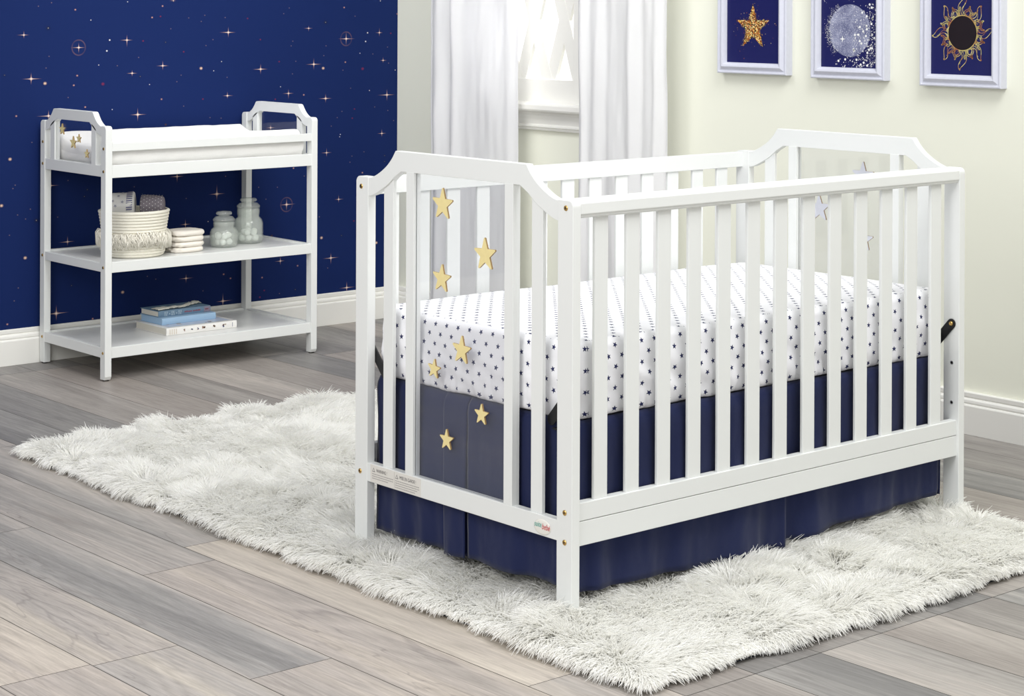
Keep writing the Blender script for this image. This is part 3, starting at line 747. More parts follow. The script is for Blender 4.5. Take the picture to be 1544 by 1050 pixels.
for end in (0, 1):
    fx = (lambda x: x) if end == 0 else (lambda x: L - x)
    fy = (lambda y: y) if end == 0 else (lambda y: W - y)
    def bx(name, x0, x1, y0, y1, z0, z1, bev=0.0014):
        mb = MB(); a, b = sorted((fx(x0), fx(x1))); c, d = sorted((fy(y0), fy(y1))); mb.box(a, b, c, d, z0, z1)
        return mb.build(name, M['paint'], crib, bevel=bev)
    for side in (0, 1):
        y0, y1 = (0, w) if side == 0 else (W - w, W)
        a, b = sorted((fx(0), fx(T)))
        p = post(a, b, y0, y1, 0.02, ZP, -1 if side == 0 else 1, crib)
        xo = fx(0); s = -1 if end == 0 else 1
        yb = (y0 + y1) / 2 - (0.002 if side == 0 else -0.003)
        if side == 0:
            for z in (0.8995, 0.2486, 0.185): bolt(xo, yb, z, s, p)
        else:
            for z in (0.892, 0.2038): bolt(xo, yb, z, s, p)
        # bracket bolt and adjustment holes on the inner face
        xi = fx(T)
        yi = 0.0225 if side == 0 else W - 0.0225
        for z in (0.413, 0.3105):
            mb = MB(); mb.lathe([(0.0046, -0.0006), (0.0046, 0.0006)], (xi, yi, z), 16, 0, 'X'); mb.lathe([(0.0026, -0.0009), (0.0026, 0.0009)], (xi, yi, z), 12, 1, 'X')
            mb.build('insert', [M['steel'], M['dark']], p, fixn=True)
        # black support bracket
        sy = 1 if side == 0 else -1
        x1 = fx(T + 0.0006); x2 = fx(T + 0.0036); a, b = sorted((x1, x2))
        pts = []
        c0 = (yi, 0.514); c1 = (yi + sy * 0.072, 0.4330)
        ang = math.atan2(c1[1] - c0[1], c1[0] - c0[0])
        for k in range(9): t = ang + PI / 2 + PI * k / 8; pts.append((c0[0] + 0.0125 * math.cos(t), c0[1] + 0.0125 * math.sin(t)))
        for k in range(9): t = ang - PI / 2 + PI * k / 8; pts.append((c1[0] + 0.0125 * math.cos(t), c1[1] + 0.0125 * math.sin(t)))
        mb = MB(); mb.prism(pts, 'X', a, b); br = mb.build('support_bracket', M['black'], crib, bevel=0.0006, seg=1); tag(br, 'black metal bracket')
        xb = x2
        mb = MB(); mb.lathe([(0.0062, 0.0), (0.0062, 0.0015), (0.0045, 0.0035), (0.0018, 0.0038), (0.0014, 0.0028)], (xb, yi, 0.514), 18, 0, 'X')
        if end == 1: mb.v = [(2 * xb - a_, b_, c_) for a_, b_, c_ in mb.v]
        mb.build('bolt', M['brass'], br, fixn=True)
    poly = arch_poly(w, W - w, c_out, c_in)
    a, b = sorted((fx(0.0015), fx(0.0208)))
    mb = MB(); mb.prism(poly, 'X', a, b); mb.build('arched_rail', M['paint'], crib, bevel=0.0012)
    er = bx('lower_end_rail', 0.0008, 0.0215, w - 0.0005, W - w + 0.0005, PZ0, PZ1)
    if end == 0:
        # warning stickers
        mb = MB(); X0 = 0.0003
        def pl(y_, z_):
            return lambda u, v, d: (X0 - d, y_ - u, z_ + v)
        mb.box(X0, X0 + 0.0006, 0.5205, 0.7165, 0.1856, 0.2275, 0)
        for (ty, tz, txt, sz, ln) in ((0.7095, 0.2125, 'WARNING !', 0.0116, 0.083), (0.6185, 0.2125, 'MISE EN GARDE !', 0.0116, 0.092)):
            # triangle
            for (s_, mi_, d_) in ((0.0058, 1, 0.0002), (0.0040, 0, 0.0003)):
                cy_, cz_ = ty - 0.006, tz + 0.0030
                mb.add([(X0 - d_, cy_ + s_, cz_ - s_ * 0.75), (X0 - d_, cy_ - s_, cz_ - s_ * 0.75), (X0 - d_, cy_, cz_ + s_)], [(0, 1, 2)], mi_)
            mb.text('!', 0.0055, pl(ty - 0.006, tz + 0.0005), 0.0004, 1)
            mb.text(txt, sz, pl(ty - 0.0165, tz - 0.0005), 0.0003, 1, align='LEFT', xs=0.72 if 'MISE' in txt else 0.68)
            rg = random.Random(len(txt))
            for i in range(4 if 'MISE' in txt else 3):
                z_ = tz - 0.0065 - i * 0.0052; u = 0.0; end_ = ln * (1.0 if i < 2 else rg.uniform(0.75, 0.98))
                while u < end_:
                    l_ = rg.uniform(0.0012, 0.006)
                    mb.box(X0 - 0.0002, X0, ty - min(u + l_, end_), ty - u, z_ - 0.0010, z_ + 0.0010, 2)
                    u += l_ + 0.0009
        mb.box(X0 - 0.0002, X0, 0.6216, 0.6221, 0.187, 0.2265, 2)
        lb = mb.build('warning_label', [M['label'], M['labelink'], simple('sticker_small_print', (165, 160, 158), 0.5)], er); tag(lb, 'grey printed warning sticker')
        # oval maker badge
        mb = MB(); cy_, cz_ = 0.0945, 0.2035; ra, rb = 0.0275, 0.0170
        rows = []
        for (f_, d_) in ((1.0, 0.0), (0.97, 0.0011), (0.85, 0.0019), (0.6, 0.0023), (0.3, 0.0025), (0.001, 0.0025)):
            rows.append([(0.0006 - d_, cy_ + ra * f_ * math.cos(2 * PI * k / 40), cz_ + rb * f_ * math.sin(2 * PI * k / 40)) for k in range(40)])
        mb.grid(rows, 0, True)
        mb.text('suite', 0.0165, lambda u, v, d: (-0.0022 - d, cy_ + 0.0005 - u, cz_ - 0.0005 + v * 1.05), 0.0003, 1, 0.3, 'RIGHT', 0.74)
        mb.text('beb\u00e9', 0.0185, lambda u, v, d: (-0.0022 - d, cy_ - 0.0005 - u, cz_ - 0.0035 + v), 0.0003, 2, 0.3, 'LEFT', 0.72)
        bd = mb.build('badge', [M['badge'], M['teal'], M['red']], er, fixn=True); tag(bd, 'glossy oval badge with teal and red script')
    # flat spindles and panel stiles
    for s in (0, 1):
        m_ = (lambda y: y) if s == 0 else (lambda y: W - y)
        def inn(yy):   # underside of the arch at this place
            aa = yy - w
            for i in range(len(c_in) - 1):
                if c_in[i][0] <= aa <= c_in[i + 1][0]:
                    q = (aa - c_in[i][0]) / (c_in[i + 1][0] - c_in[i][0]); return c_in[i][1] + q * (c_in[i + 1][1] - c_in[i][1])
            return 0.9375
        mb = MB(); ys = [0.1035, 0.115, 0.1285, 0.1405]
        mb.prism([(m_(ys[0]), 0.2285), (m_(ys[-1]), 0.2285)] + [(m_(y), inn(y) + 0.002) for y in reversed(ys)], 'X', *sorted((fx(0.0065), fx(0.0165))))
        mb.build('spindle', M['paint'], crib, bevel=0.0012)
        mb = MB()
        mb.prism([(m_(0.197), 0.2285), (m_(0.226), 0.2285), (m_(0.226), 0.9385), (m_(0.197), 0.9385)], 'X', *sorted((fx(0.0012), fx(0.0085))))
        mb.prism([(m_(0.197), 0.2285), (m_(0.221), 0.2285), (m_(0.221), 0.9385), (m_(0.197), 0.9385)], 'X', *sorted((fx(0.0083), fx(0.0118))))
        mb.prism([(m_(0.197), 0.2285), (m_(0.226), 0.2285), (m_(0.226), 0.9385), (m_(0.197), 0.9385)], 'X', *sorted((fx(0.0116), fx(0.0225))))
        mb.build('stile', M['paint'], crib, bevel=0.0007, seg=2)
    sg = -1 if end == 0 else 1
    star_panel(fx(0.0085), fx(0.0115), sg, [(fy(y), z, R, r_) for (y, z, R, r_) in STARS], crib, 0.2225, W - 0.2225, 0.2288, 0.937, 'acrylic')
# long sides
slatx = [(0.0759, 0.1159), (0.1702, 0.2118), (0.2678, 0.3095), (0.365, 0.4066), (0.4621, 0.5046), (0.560, 0.6040), (0.656, 0.6995), (0.7545, 0.7980), (0.852, 0.8955), (0.950, 0.9940), (1.048, 1.0912), (1.1465, 1.1895), (1.245, 1.2885)]
for side in (0, 1):
    fy = (lambda y: y) if side == 0 else (lambda y: W - y)
    def pr(name, poly, x0, x1, bev=0.0012):
        mb = MB(); mb.prism([(fy(a), b) for a, b in poly], 'X', x0, x1); return mb.build(name, M['paint'], crib, bevel=bev)
    # top rail with rounded top edge and a small lip underneath
    if side == 0:
        pr('top_rail', [(0.006, 0.8775), (0.004, 0.8810), (0.004, 0.8830), (0.0008, 0.8865), (0.0008, 0.9085), (0.003, 0.9135), (0.007, 0.9168), (0.012, 0.9182), (0.034, 0.9182), (0.038, 0.9165), (0.040, 0.912), (0.040, 0.882), (0.037, 0.8775)], T - 0.0003, L - T + 0.0003)
        pr('lower_rail', [(0.0070, 0.2283), (0.0070, 0.2668), (0.030, 0.2668), (0.030, 0.2283)], T - 0.0003, L - T + 0.0003)
        pr('base_rail', [(0.0070, 0.1750), (0.0074, 0.2270), (0.030, 0.2270), (0.030, 0.1750)], T - 0.0003, L - T + 0.0003)
    else:
        pr('top_rail', [(0.004, 0.8700), (0.004, 0.9120), (0.026, 0.9120), (0.026, 0.8700)], T - 0.0003, L - T + 0.0003)
        pr('lower_rail', [(0.0070, 0.2283), (0.0070, 0.2668), (0.030, 0.2668), (0.030, 0.2283)], T - 0.0003, L - T + 0.0003)
        pr('base_rail', [(0.0070, 0.1750), (0.0074, 0.2270), (0.030, 0.2270), (0.030, 0.1750)], T - 0.0003, L - T + 0.0003)
    for (a, b) in slatx:
        mb = MB(); y0, y1 = sorted((fy(0.0125), fy(0.0215))); mb.box(a, b, y0, y1, 0.2660, 0.8785 if side == 0 else 0.871)
        mb.build('slat', M['paint'], crib, bevel=0.0022, seg=3)
# spring frame carried by the brackets
mb = MB()
fz = 0.4215
mb.box(0.050, L - 0.050, 0.052, 0.064, fz - 0.012, fz); mb.box(0.050, L - 0.050, W - 0.064, W - 0.052, fz - 0.012, fz)
mb.box(0.048, 0.062, 0.052, W - 0.052, fz - 0.012, fz); mb.box(L - 0.062, L - 0.048, 0.052, W - 0.052, fz - 0.012, fz)
for xa, xb in ((T + 0.0037, 0.05), (L - 0.05, L - T - 0.0037)):
    for ya, yb2 in ((0.080, 0.094), (W - 0.094, W - 0.080)): mb.box(xa, xb, ya, yb2, fz - 0.010, fz - 0.006)
for i in range(1, 14):
    x = 0.054 + (L - 0.108) * i / 14; mb.box(x - 0.0015, x + 0.0015, 0.06, W - 0.06, fz - 0.006, fz - 0.003)
for i in range(1, 8):
    y = 0.06 + (W - 0.12) * i / 8; mb.box(0.054, L - 0.054, y - 0.0015, y + 0.0015, fz - 0.003, fz)
tag(mb.build('spring_frame', M['black'], crib), 'black metal spring frame')

# ------------------------------------------------------------------ mattress in its fitted sheet
mat = empty('crib_mattress', (L / 2, W / 2, 0.4225), 'crib mattress in a white fitted sheet printed with small navy stars', 'mattress')
mx0, mx1, my0, my1, mz0, mz1 = 0.036, 1.338, 0.040, 0.742, 0.436, 0.606
def rrect(x0, x1, y0, y1, r, step):
    P = []; D = 0.0
    def seg(a, b):
        n = max(1, int(math.dist(a, b) / step))
        return [(a[0] + (b[0] - a[0]) * i / n, a[1] + (b[1] - a[1]) * i / n) for i in range(n)]
    def arc(cx, cy, a0):
        n = max(3, int(r * PI / 2 / step)); return [(cx + r * math.cos(a0 + PI / 2 * i / n), cy + r * math.sin(a0 + PI / 2 * i / n)) for i in range(n)]
    P += seg((x0 + r, y0), (x1 - r, y0)) + arc(x1 - r, y0 + r, -PI / 2) + seg((x1, y0 + r), (x1, y1 - r)) + arc(x1 - r, y1 - r, 0)
    P += seg((x1 - r, y1), (x0 + r, y1)) + arc(x0 + r, y1 - r, PI / 2) + seg((x0, y1 - r), (x0, y0 + r)) + arc(x0 + r, y0 + r, PI)
    return P
per = rrect(mx0, mx1, my0, my1, 0.045, 0.006); n = len(per)
cen = Vector(((mx0 + mx1) / 2, (my0 + my1) / 2))
cum = [0.0]
for i in range(n): cum.append(cum[-1] + math.dist(per[i], per[(i + 1) % n]))
# cross-section: (inset, z, v-coordinate)
prof = [(0.030, mz0 - 0.004), (0.014, mz0 - 0.003), (0.006, mz0 + 0.001), (0.002, mz0 + 0.008)]
for i in range(1, 15): prof.append((0.002 - 0.004 * math.sin(PI * i / 15) + 0.0, mz0 + 0.008 + (mz1 - 0.030 - mz0 - 0.008) * i / 15))
for i in range(0, 8): a = PI / 2 * i / 7; prof.append((0.002 + 0.022 * (1 - math.cos(a)), mz1 - 0.024 + 0.022 * math.sin(a)))
rows = []; info = []
def nrm(i):
    a, b = per[i - 1], per[(i + 1) % n]; t = Vector((b[0] - a[0], b[1] - a[1])).normalized(); return Vector((t.y, -t.x))
N = [nrm(i) for i in range(n)]
vv = 0.0
for j, (ins, z) in enumerate(prof):
    if j: vv += math.dist(prof[j - 1], prof[j])
    row = []
    h = (z - mz0) / (mz1 - mz0)
    for i in range(n):
        s = cum[i]; env = max(0.0, 1 - h * 1.5)
        wr = 0.0
        wr += 0.0060 * env * (abs(noise.noise(Vector((s * 42, z * 9, 1.3)))) * 2 - 0.5)
        wr += 0.0065 * max(0, 1 - abs(h - 0.3) * 1.3) * noise.noise(Vector((s * 12 + z * 30, z * 8, 5.3)))
        wr += 0.003 * noise.noise(Vector((s * 6, z * 5, 9.1)))
        zz = z + (0.004 * noise.noise(Vector((s * 14, 2.2, 0))) * max(0, 1 - h * 4)) + (0.003 * noise.noise(Vector((s * 4, 7.7, 0))) if h > 0.85 else 0)
        d = -ins + wr * (1 if j > 1 else 0.3)
        row.append((per[i][0] + N[i].x * d, per[i][1] + N[i].y * d, zz))
    rows.append(row); info.append(vv)
nside = len(rows)
# top: rings shrinking onto a line
for q in (0.985, 0.96, 0.92, 0.86, 0.78, 0.68, 0.56, 0.42, 0.26, 0.10, 0.0):
    row = []
    hx = (mx1 - mx0) / 2; hy = (my1 - my0) / 2; core = hx - hy
    for i in range(n):
        px, py, pz = rows[nside - 1][i]
        qx = max(-core, min(core, px - cen.x)) + cen.x; qy = cen.y
        x = qx + (px - qx) * q; y = qy + (py - qy) * q
        edge = min(1, (1 - q) * 3)
        z = pz * (1 - edge) + (mz1 + 0.003) * edge + 0.0025 * edge * noise.noise(Vector((x * 5, y * 5, 3)))
        row.append((x, y, z))
    rows.append(row)
mb = MB(); mb.grid(rows, 0, True)
uvs = []
for f in mb.f:
    i0 = f[0] // n
    for q, vi in enumerate(f):
        r_, c_ = divmod(vi, n)
        if i0 < nside - 3:
            sl = cum[c_] if not (c_ == 0 and (f[0] % n) == n - 1) else cum[n]
            uvs.append((sl * 0.9925, info[r_] if r_ < nside else info[-1]))
        else:
            v = mb.v[vi]; uvs.append((v[0] + 0.011, v[1] + 0.004))
mb.build('fitted_sheet', M['sheet'], mat, uvs=uvs)

# ------------------------------------------------------------------ navy crib skirt
def skirt_path():
    """list of (x, y, zbottom, nx, ny)"""
    P = []
    def line(a, b, za, zb, nx, ny, step=0.006, wav=None):
        m = max(2, int(math.dist(a, b) / step))
        for i in range(m + 1):
            t = i / m; P.append((a[0] + (b[0] - a[0]) * t, a[1] + (b[1] - a[1]) * t, za + (zb - za) * t, nx, ny))
    X0, Y0, X1, Y1 = 0.035, 0.034, 1.331, 0.744
    # left end, from the far corner to the near corner
    line((X0, Y1 - 0.004), (X0, 0.4780), 0.060, 0.066, -1, 0)
    line((X0 + 0.012, 0.4600), (X0 + 0.012, 0.4820), 0.066, 0.062, -1, 0)
    line((X0 - 0.004, 0.4745), (X0 - 0.003, 0.3905), 0.060, 0.068, -1, 0)
    line((X0 + 0.014, 0.4100), (X0 + 0.014, 0.3750), 0.066, 0.066, -1, 0)
    line((X0 - 0.001, 0.3885), (X0, Y0 + 0.010), 0.064, 0.074, -1, 0)
    return P, (X0, Y0, X1, Y1)
def cloth_strip(mb, pts, ztop, seed, amp=0.006, dirs=None):
    rows = []; M_ = 26
    s = 0.0; ss = [0.0]
    for a, b in zip(pts[:-1], pts[1:]): s += math.dist(a[:2], b[:2]); ss.append(s)
    for j in range(M_ + 1):
        t = j / M_; row = []
        for i, (x, y, zb, nx, ny) in enumerate(pts):
            z = ztop + (zb - ztop) * t
            d = amp * 2.0 * t ** 0.7 * (noise.noise(Vector((ss[i] * 9, z * 1.2, seed))) * 1.6 + 0.5 * noise.noise(Vector((ss[i] * 24, z * 2, seed + 4)))) + 0.0012 * noise.noise(Vector((ss[i] * 50, z * 25, seed)))
            zz = z + t * 0.004 * noise.noise(Vector((ss[i] * 11, 0.3, seed + 9)))
            d -= 0.012 * max(0.0, 1 - t / 0.05)
            row.append((x + nx * d, y + ny * d, zz))
        rows.append(row)
    mb.grid(rows)
pts, (X0, Y0, X1, Y1) = skirt_path()
mb = MB(); cloth_strip(mb, pts, 0.4325, 2.0)
near = []
def ln(a, b, za, zb, nx, ny):
    m = max(2, int(math.dist(a, b) / 0.006)); return [(a[0] + (b[0] - a[0]) * i / m, a[1] + (b[1] - a[1]) * i / m, za + (zb - za) * i / m, nx, ny) for i in range(m + 1)]
p1 = ln((X0 + 0.014, Y0 + 0.002), (0.7150, Y0 - 0.003), 0.066, 0.043, 0, -1)
p2 = ln((0.7150, Y0 + 0.002), (0.6950, Y0 + 0.011), 0.044, 0.046, 0, -1) + ln((0.700, Y0 + 0.016), (0.7260, Y0 + 0.016), 0.050, 0.052, 0, -1)
p3 = ln((0.7190, Y0 + 0.007), (0.8000, Y0 + 0.002), 0.055, 0.053, 0, -1) + ln((0.806, Y0 + 0.002), (0.900, Y0), 0.054, 0.067, 0, -1)[1:] + ln((0.906, Y0), (1.31, Y0 + 0.001), 0.067, 0.073, 0, -1)[1:] + ln((1.315, Y0 + 0.002), (1.328, Y0 + 0.010), 0.076, 0.095, 0, -1)[1:]
for q, (pp, sd) in enumerate(((p1, 5.0), (p2, 5.0), (p3, 7.5))): cloth_strip(mb, pp, 0.4325, sd, 0.006)
cloth_strip(mb, ln((X1, Y0 + 0.014), (X1, Y1 - 0.006), 0.07, 0.066, 1, 0), 0.4325, 11.0)
cloth_strip(mb, ln((X1 - 0.008, Y1), (X0 + 0.010, Y1), 0.066, 0.066, 0, 1), 0.4325, 14.0, 0.005)
mb.box(X0 + 0.013, X1 - 0.013, Y0 + 0.013, Y1 - 0.013, 0.4250, 0.4300)
sk = mb.build('crib_skirt', M['navy'], solid=0.0010); tag(sk, 'navy blue pleated crib skirt hanging below the star-print mattress', 'crib skirt')
# ------------------------------------------------------------------ changing table
TX, TY, TL, TD, TT, TW = 0.5936, 3.0689, 0.9017, 0.485, 0.0262, 0.034
TX1, TY1 = TX + TL, TY + TD
tab = empty('changing_table', (TX + TL / 2, TY + TD / 2, 0), 'white open-shelf changing table against the blue star wallpaper', 'changing table')
TZ = 0.8945
for end in (0, 1):
    fx = (lambda x: TX + x) if end == 0 else (lambda x: TX1 - x)
    sg = -1 if end == 0 else 1
    for side in (0, 1):
        y0, y1 = (TY, TY + TW) if side == 0 else (TY1 - TW, TY1)
        a, b = sorted((fx(0), fx(TT)))
        p = post(a, b, y0, y1, 0.004, TZ, -1 if side == 0 else 1, tab, 'leg')
        mb = MB(); mb.lathe([(0.011, 0), (0.011, 0.0045)], ((a + b) / 2, (y0 + y1) / 2, 0), 16); mb.build('glide', M['dark'], p)
        for z in (0.815, 0.735, 0.398, 0.098): bolt(fx(0), (y0 + y1) / 2 - 0.002, z, sg, p, 0.0042)
    k_out = smoothen([(0.0, 0.8925), (0.008, 0.8940), (0.022, 0.9000), (0.038, 0.9110), (0.052, 0.9260), (0.062, 0.9385), (0.072, 0.9410)])
    k_in = smoothen([(0.0, 0.8600), (0.010, 0.8605), (0.024, 0.8650), (0.045, 0.8760), (0.068, 0.8900)]) + [(0.088, 0.9035)]
    poly = arch_poly(TY + TW, TY1 - TW, k_out, k_in)
    mb = MB(); mb.prism(poly, 'X', *sorted((fx(0.0015), fx(0.0235)))); mb.build('arched_rail', M['paint'], tab, bevel=0.0012)
    for (z0, z1) in ((0.7155, 0.7550), (0.3815, 0.4130), (0.0800, 0.1165)):
        mb = MB(); a, b = sorted((fx(0.0015), fx(0.0225))); mb.box(a, b, TY + TW - 0.0005, TY1 - TW + 0.0005, z0, z1); mb.build('end_rail', M['paint'], tab, bevel=0.0012)
    for s in (0, 1):
        m_ = (lambda d: TY + d) if s == 0 else (lambda d: TY1 - d)
        mb = MB()
        for (xa, xb, e) in ((0.0015, 0.0075, 0), (0.0073, 0.0120, 0.003), (0.0118, 0.0235, 0)):
            mb.prism([(m_(0.074), 0.7545), (m_(0.106 - e), 0.7545), (m_(0.106 - e), 0.8990), (m_(0.088), 0.890), (m_(0.074), 0.8795)], 'X', *sorted((fx(xa), fx(xb))))
        mb.build('stile', M['paint'], tab, bevel=0.0006, seg=1)
    sts = [(3.3956, 0.8672, 0.0215, 0.0), (3.2718, 0.8404, 0.0165, 0.0), (3.3133, 0.8238, 0.0235, 0.02), (3.2132, 0.7894, 0.0165, 0.0)]
    if end == 1: sts = []
    star_panel(fx(0.0078), fx(0.0108), sg, sts, tab, TY + 0.1065, TY1 - 0.1065, 0.7552, 0.9030, 'acrylic2')
for side in (0, 1):
    fy = (lambda y: TY + y) if side == 0 else (lambda y: TY1 - y)
    for name, z0, z1 in (('guard_rail', 0.8055, 0.8340), ('upper_rail', 0.7120, 0.7562), ('middle_rail', 0.3790, 0.4160), ('bottom_rail', 0.0790, 0.1168)):
        mb = MB(); a, b = sorted((fy(0.0035), fy(0.0200))); mb.box(TX + TT - 0.0005, TX1 - TT + 0.0005, a, b, z0, z1); mb.build(name, M['paint'], tab, bevel=0.0012)
for z in (0.7300, 0.4010, 0.1020):
    mb = MB(); mb.box(TX + 0.022, TX1 - 0.022, TY + 0.0195, TY1 - 0.0195, z, z + 0.008); mb.build('shelf', M['shelfpaint'], tab)
S0, S1 = 0.1106, 0.4096     # shelf tops
# ------------------------------------------------------------------ changing pad (concave)
px0, px1, py0, py1, pz = 0.628, 1.448, 3.098, 3.522, 0.7385
mb = MB(); A, B = 64, 44; rows = []
def padz(u, v):
    e = 0.072 + 0.050 * abs(2 * v - 1) ** 2.2
    return e
def padpt(u, v, top):
    # u along X, v along Y; rounded edges through superellipse falloff
    x = px0 + (px1 - px0) * u; y = py0 + (py1 - py0) * v
    ex = min(u, 1 - u) * (px1 - px0); ey = min(v, 1 - v) * (py1 - py0)
    r = 0.022; f = 1.0
    for e in (ex, ey):
        if e < r: f *= math.sqrt(max(0, 1 - (1 - e / r) ** 2))
    h = padz(u, v)
    z = pz + (h * (0.55 + 0.45 * f) if top else 0)
    z += (0.003 * noise.noise(Vector((x * 7, y * 9, 1))) + 0.0015 * noise.noise(Vector((x * 25, y * 25, 4)))) * (1 if top else 0)
    return (x, y, z)
def warp(k, n):   # denser near the edges
    t = k / n; return 0.5 - 0.5 * math.cos(PI * t)
for j in range(B + 1):
    rows.append([padpt(warp(i, A), warp(j, B), True) for i in range(A + 1)])
mb.grid(rows)
# sides with soft gathers
edge = [(i, 0) for i in range(A + 1)] + [(A, j) for j in range(1, B + 1)] + [(i, B) for i in range(A - 1, -1, -1)] + [(0, j) for j in range(B - 1, 0, -1)]
srows = []
cs = 0.0
pl_ = [rows[j][i] for (i, j) in edge]
for t in (0, 0.12, 0.25, 0.4, 0.55, 0.7, 0.82, 0.92, 1.0):
    r_ = []; s = 0.0
    for k, (i, j) in enumerate(edge):
        p = rows[j][i]
        if k: s += math.dist(pl_[k], pl_[k - 1])
        nx = (-1 if i == 0 else 1 if i == A else 0); ny = (-1 if j == 0 else 1 if j == B else 0)
        z = p[2] + (pz - p[2]) * t
        d = 0.004 * math.sin(PI * min(1, t * 1.1)) + 0.006 * t * (1 - t) * 3 * noise.noise(Vector((s * 22 + t * 2.5, t * 1.5, 3))) - 0.014 * t * t
        r_.append((p[0] + nx * d, p[1] + ny * d, z))
    srows.append(r_)
mb.grid(srows, 0, True)
mb.add([(px0 + 0.02, py0 + 0.02, pz), (px1 - 0.02, py0 + 0.02, pz), (px1 - 0.02, py1 - 0.02, pz), (px0 + 0.02, py1 - 0.02, pz)], [(3, 2, 1, 0)])
tag(mb.build('changing_pad', M['pad'], fixn=False), 'white contoured changing pad lying in the top of the changing table', 'changing pad')

# ------------------------------------------------------------------ rope basket
bc = (0.809, 3.247, S1)
bk = empty('rope_basket', bc, 'cream coiled rope basket with a fringed band on the middle shelf', 'basket')
mb = MB(); prof = []
def brad(h):
    # flared rim, waist, slightly tucked foot
    return 0.1085 + 0.0035 * math.sin(h / 0.178 * PI * 0.9) + 0.013 * max(0, (h - 0.075) / 0.09) ** 1.6
NR = 15; Hb = 0.166
prof.append((0.0, 0.0)); prof.append((0.098, 0.0))
for i in range(NR):
    z0 = Hb * i / NR; hgt = Hb / NR
    for k in range(6):
        a = -PI / 2 + PI * k / 5; z = z0 + hgt / 2 + hgt / 2 * math.sin(a)
        prof.append((brad(z) - (0.010 * max(0, 1 - z / 0.02) ** 2) + 0.0042 * math.cos(a), z))
rt_ = prof[-1][0]
prof += [(rt_ - 0.004, Hb + 0.002), (rt_ - 0.008, Hb - 0.001)]
for i in range(8): z = Hb - 0.004 - (Hb - 0.02) * i / 7; prof.append((brad(z) - 0.006, z))
prof.append((0.0, 0.014))
wob = lambda a, h: 1 + 0.022 * math.cos(2 * a + 0.6) * (h / 0.18) + 0.008 * math.cos(3 * a) * (h / 0.18)
mb.lathe(prof, bc, 72, fn=wob); mb.build('basket_body', M['rope'], bk)
mb = MB(); rg = random.Random(4)
for i in range(1500):
    a = rg.uniform(0, 2 * PI); h0 = rg.uniform(0.070, 0.090) + 0.004 * math.sin(3 * a)
    r = brad(h0) * wob(a, h0) + 0.001; L_ = rg.uniform(0.026, 0.046); out = rg.uniform(0.006, 0.023); wd = rg.uniform(0.0009, 0.0020)
    da = rg.uniform(-0.22, 0.22); pts = []
    lift = rg.uniform(-0.002, 0.010)
    for t in (0, 0.35, 0.7, 1.0):
        rr = r + out * math.sin(t * PI * 0.62); aa = a + da * t * t
        pts.append((bc[0] + rr * math.cos(aa), bc[1] + rr * math.sin(aa), bc[2] + h0 + lift * math.sin(t * PI) - L_ * t * t))
    mb.tube(pts, [wd, wd * 1.1, wd, wd * 0.5], 4)
mb.lathe([(brad(0.070) + 0.001, 0.062), (brad(0.07) + 0.007, 0.066), (brad(0.07) + 0.0075, 0.074), (brad(0.078) + 0.001, 0.082)], bc, 72, fn=wob)
tag(mb.build('fringe', M['fringe'], bk), 'shaggy cream fringe band')
# rolled blankets in the basket
def roll(c, ax, r, L_, seed, mats, mi_fn, name, label):
    mb = MB(); ax = Vector(ax).normalized(); u = ax.cross(Vector((0, 0, 1))).normalized(); v = u.cross(ax) * -1
    rows = []
    ts = [-1, -0.985, -0.93, -0.8, -0.6, -0.4, -0.2, 0, 0.2, 0.4, 0.6, 0.8, 0.93, 0.985, 1]
    n = 40
    for t in ts:
        f = (1 - max(0, (abs(t) - 0.86) / 0.14) ** 2 * 0.42)
        row = []
        for k in range(n):
            a = 2 * PI * k / n; rr = r * f * (1 + 0.09 * noise.noise(Vector((math.cos(a) * 1.4, math.sin(a) * 1.4, t * 1.2 + seed))) + (0.05 if k < 2 else 0))
            p = Vector(c) + ax * (t * L_ / 2) + u * rr * math.cos(a) + Vector((0, 0, 1)) * rr * 1.05 * math.sin(a)
            row.append(tuple(p))
        rows.append(row)
    b0 = len(mb.f); mb.grid(rows, 0, True)
    for i in range(b0, len(mb.f)):
        f = mb.f[i]; t = (ts[f[0] // n] + ts[min(len(ts) - 1, f[0] // n + 1)]) / 2
        mb.mi[i] = mi_fn(t)
    # end caps as a spiral fold
    for e, row in ((0, rows[0]), (1, rows[-1])):
        cc_ = Vector(c) + ax * ((-1 if e == 0 else 1) * (L_ / 2 - 0.012))
        mb.add([tuple(cc_)] + row, [((0, k + 1, (k + 1) % n + 1) if e else (0, (k + 1) % n + 1, k + 1)) for k in range(n)], 0, True)
    return mb, rows, n
mb, rows, n = roll((0.773, 3.273, S1 + 0.180), (0.80, -0.60, 0.10), 0.0440, 0.100, 1.0, None, lambda t: 1 if False else 0, '', '')
# grey stars and a striped end on the white blanket
rg = random.Random(2)
def onroll(c, ax, r, t, a, L_):
    ax = Vector(ax).normalized(); u = ax.cross(Vector((0, 0, 1))).normalized()
    return Vector(c) + ax * (t * L_ / 2) + u * r * math.cos(a) + Vector((0, 0, 1)) * r * 1.05 * math.sin(a), ax, (u * math.cos(a) + Vector((0, 0, 1)) * math.sin(a))
c_, ax_, r_, L_ = (0.773, 3.273, S1 + 0.180), (0.80, -0.60, 0.10), 0.0440, 0.100
for (t, a) in ((-0.55, 0.5), (-0.15, 0.9), (-0.6, 1.5), (0.15, 0.35), (-0.2, 1.75), (0.1, 1.3), (-0.35, 0.1), (0.2, 2.3), (-0.5, 2.4)):
    p, x_, nn = onroll(c_, ax_, r_ * 1.06, t, a, L_); tt = nn.cross(x_)
    q = rg.uniform(0, 1.2)
    mb.add([tuple(p + (x_ * math.cos(q + k * PI / 5) + tt * math.sin(q + k * PI / 5)) * (0.0065 if k % 2 == 0 else 0.003)) for k in range(10)], [tuple(range(10))], 1)
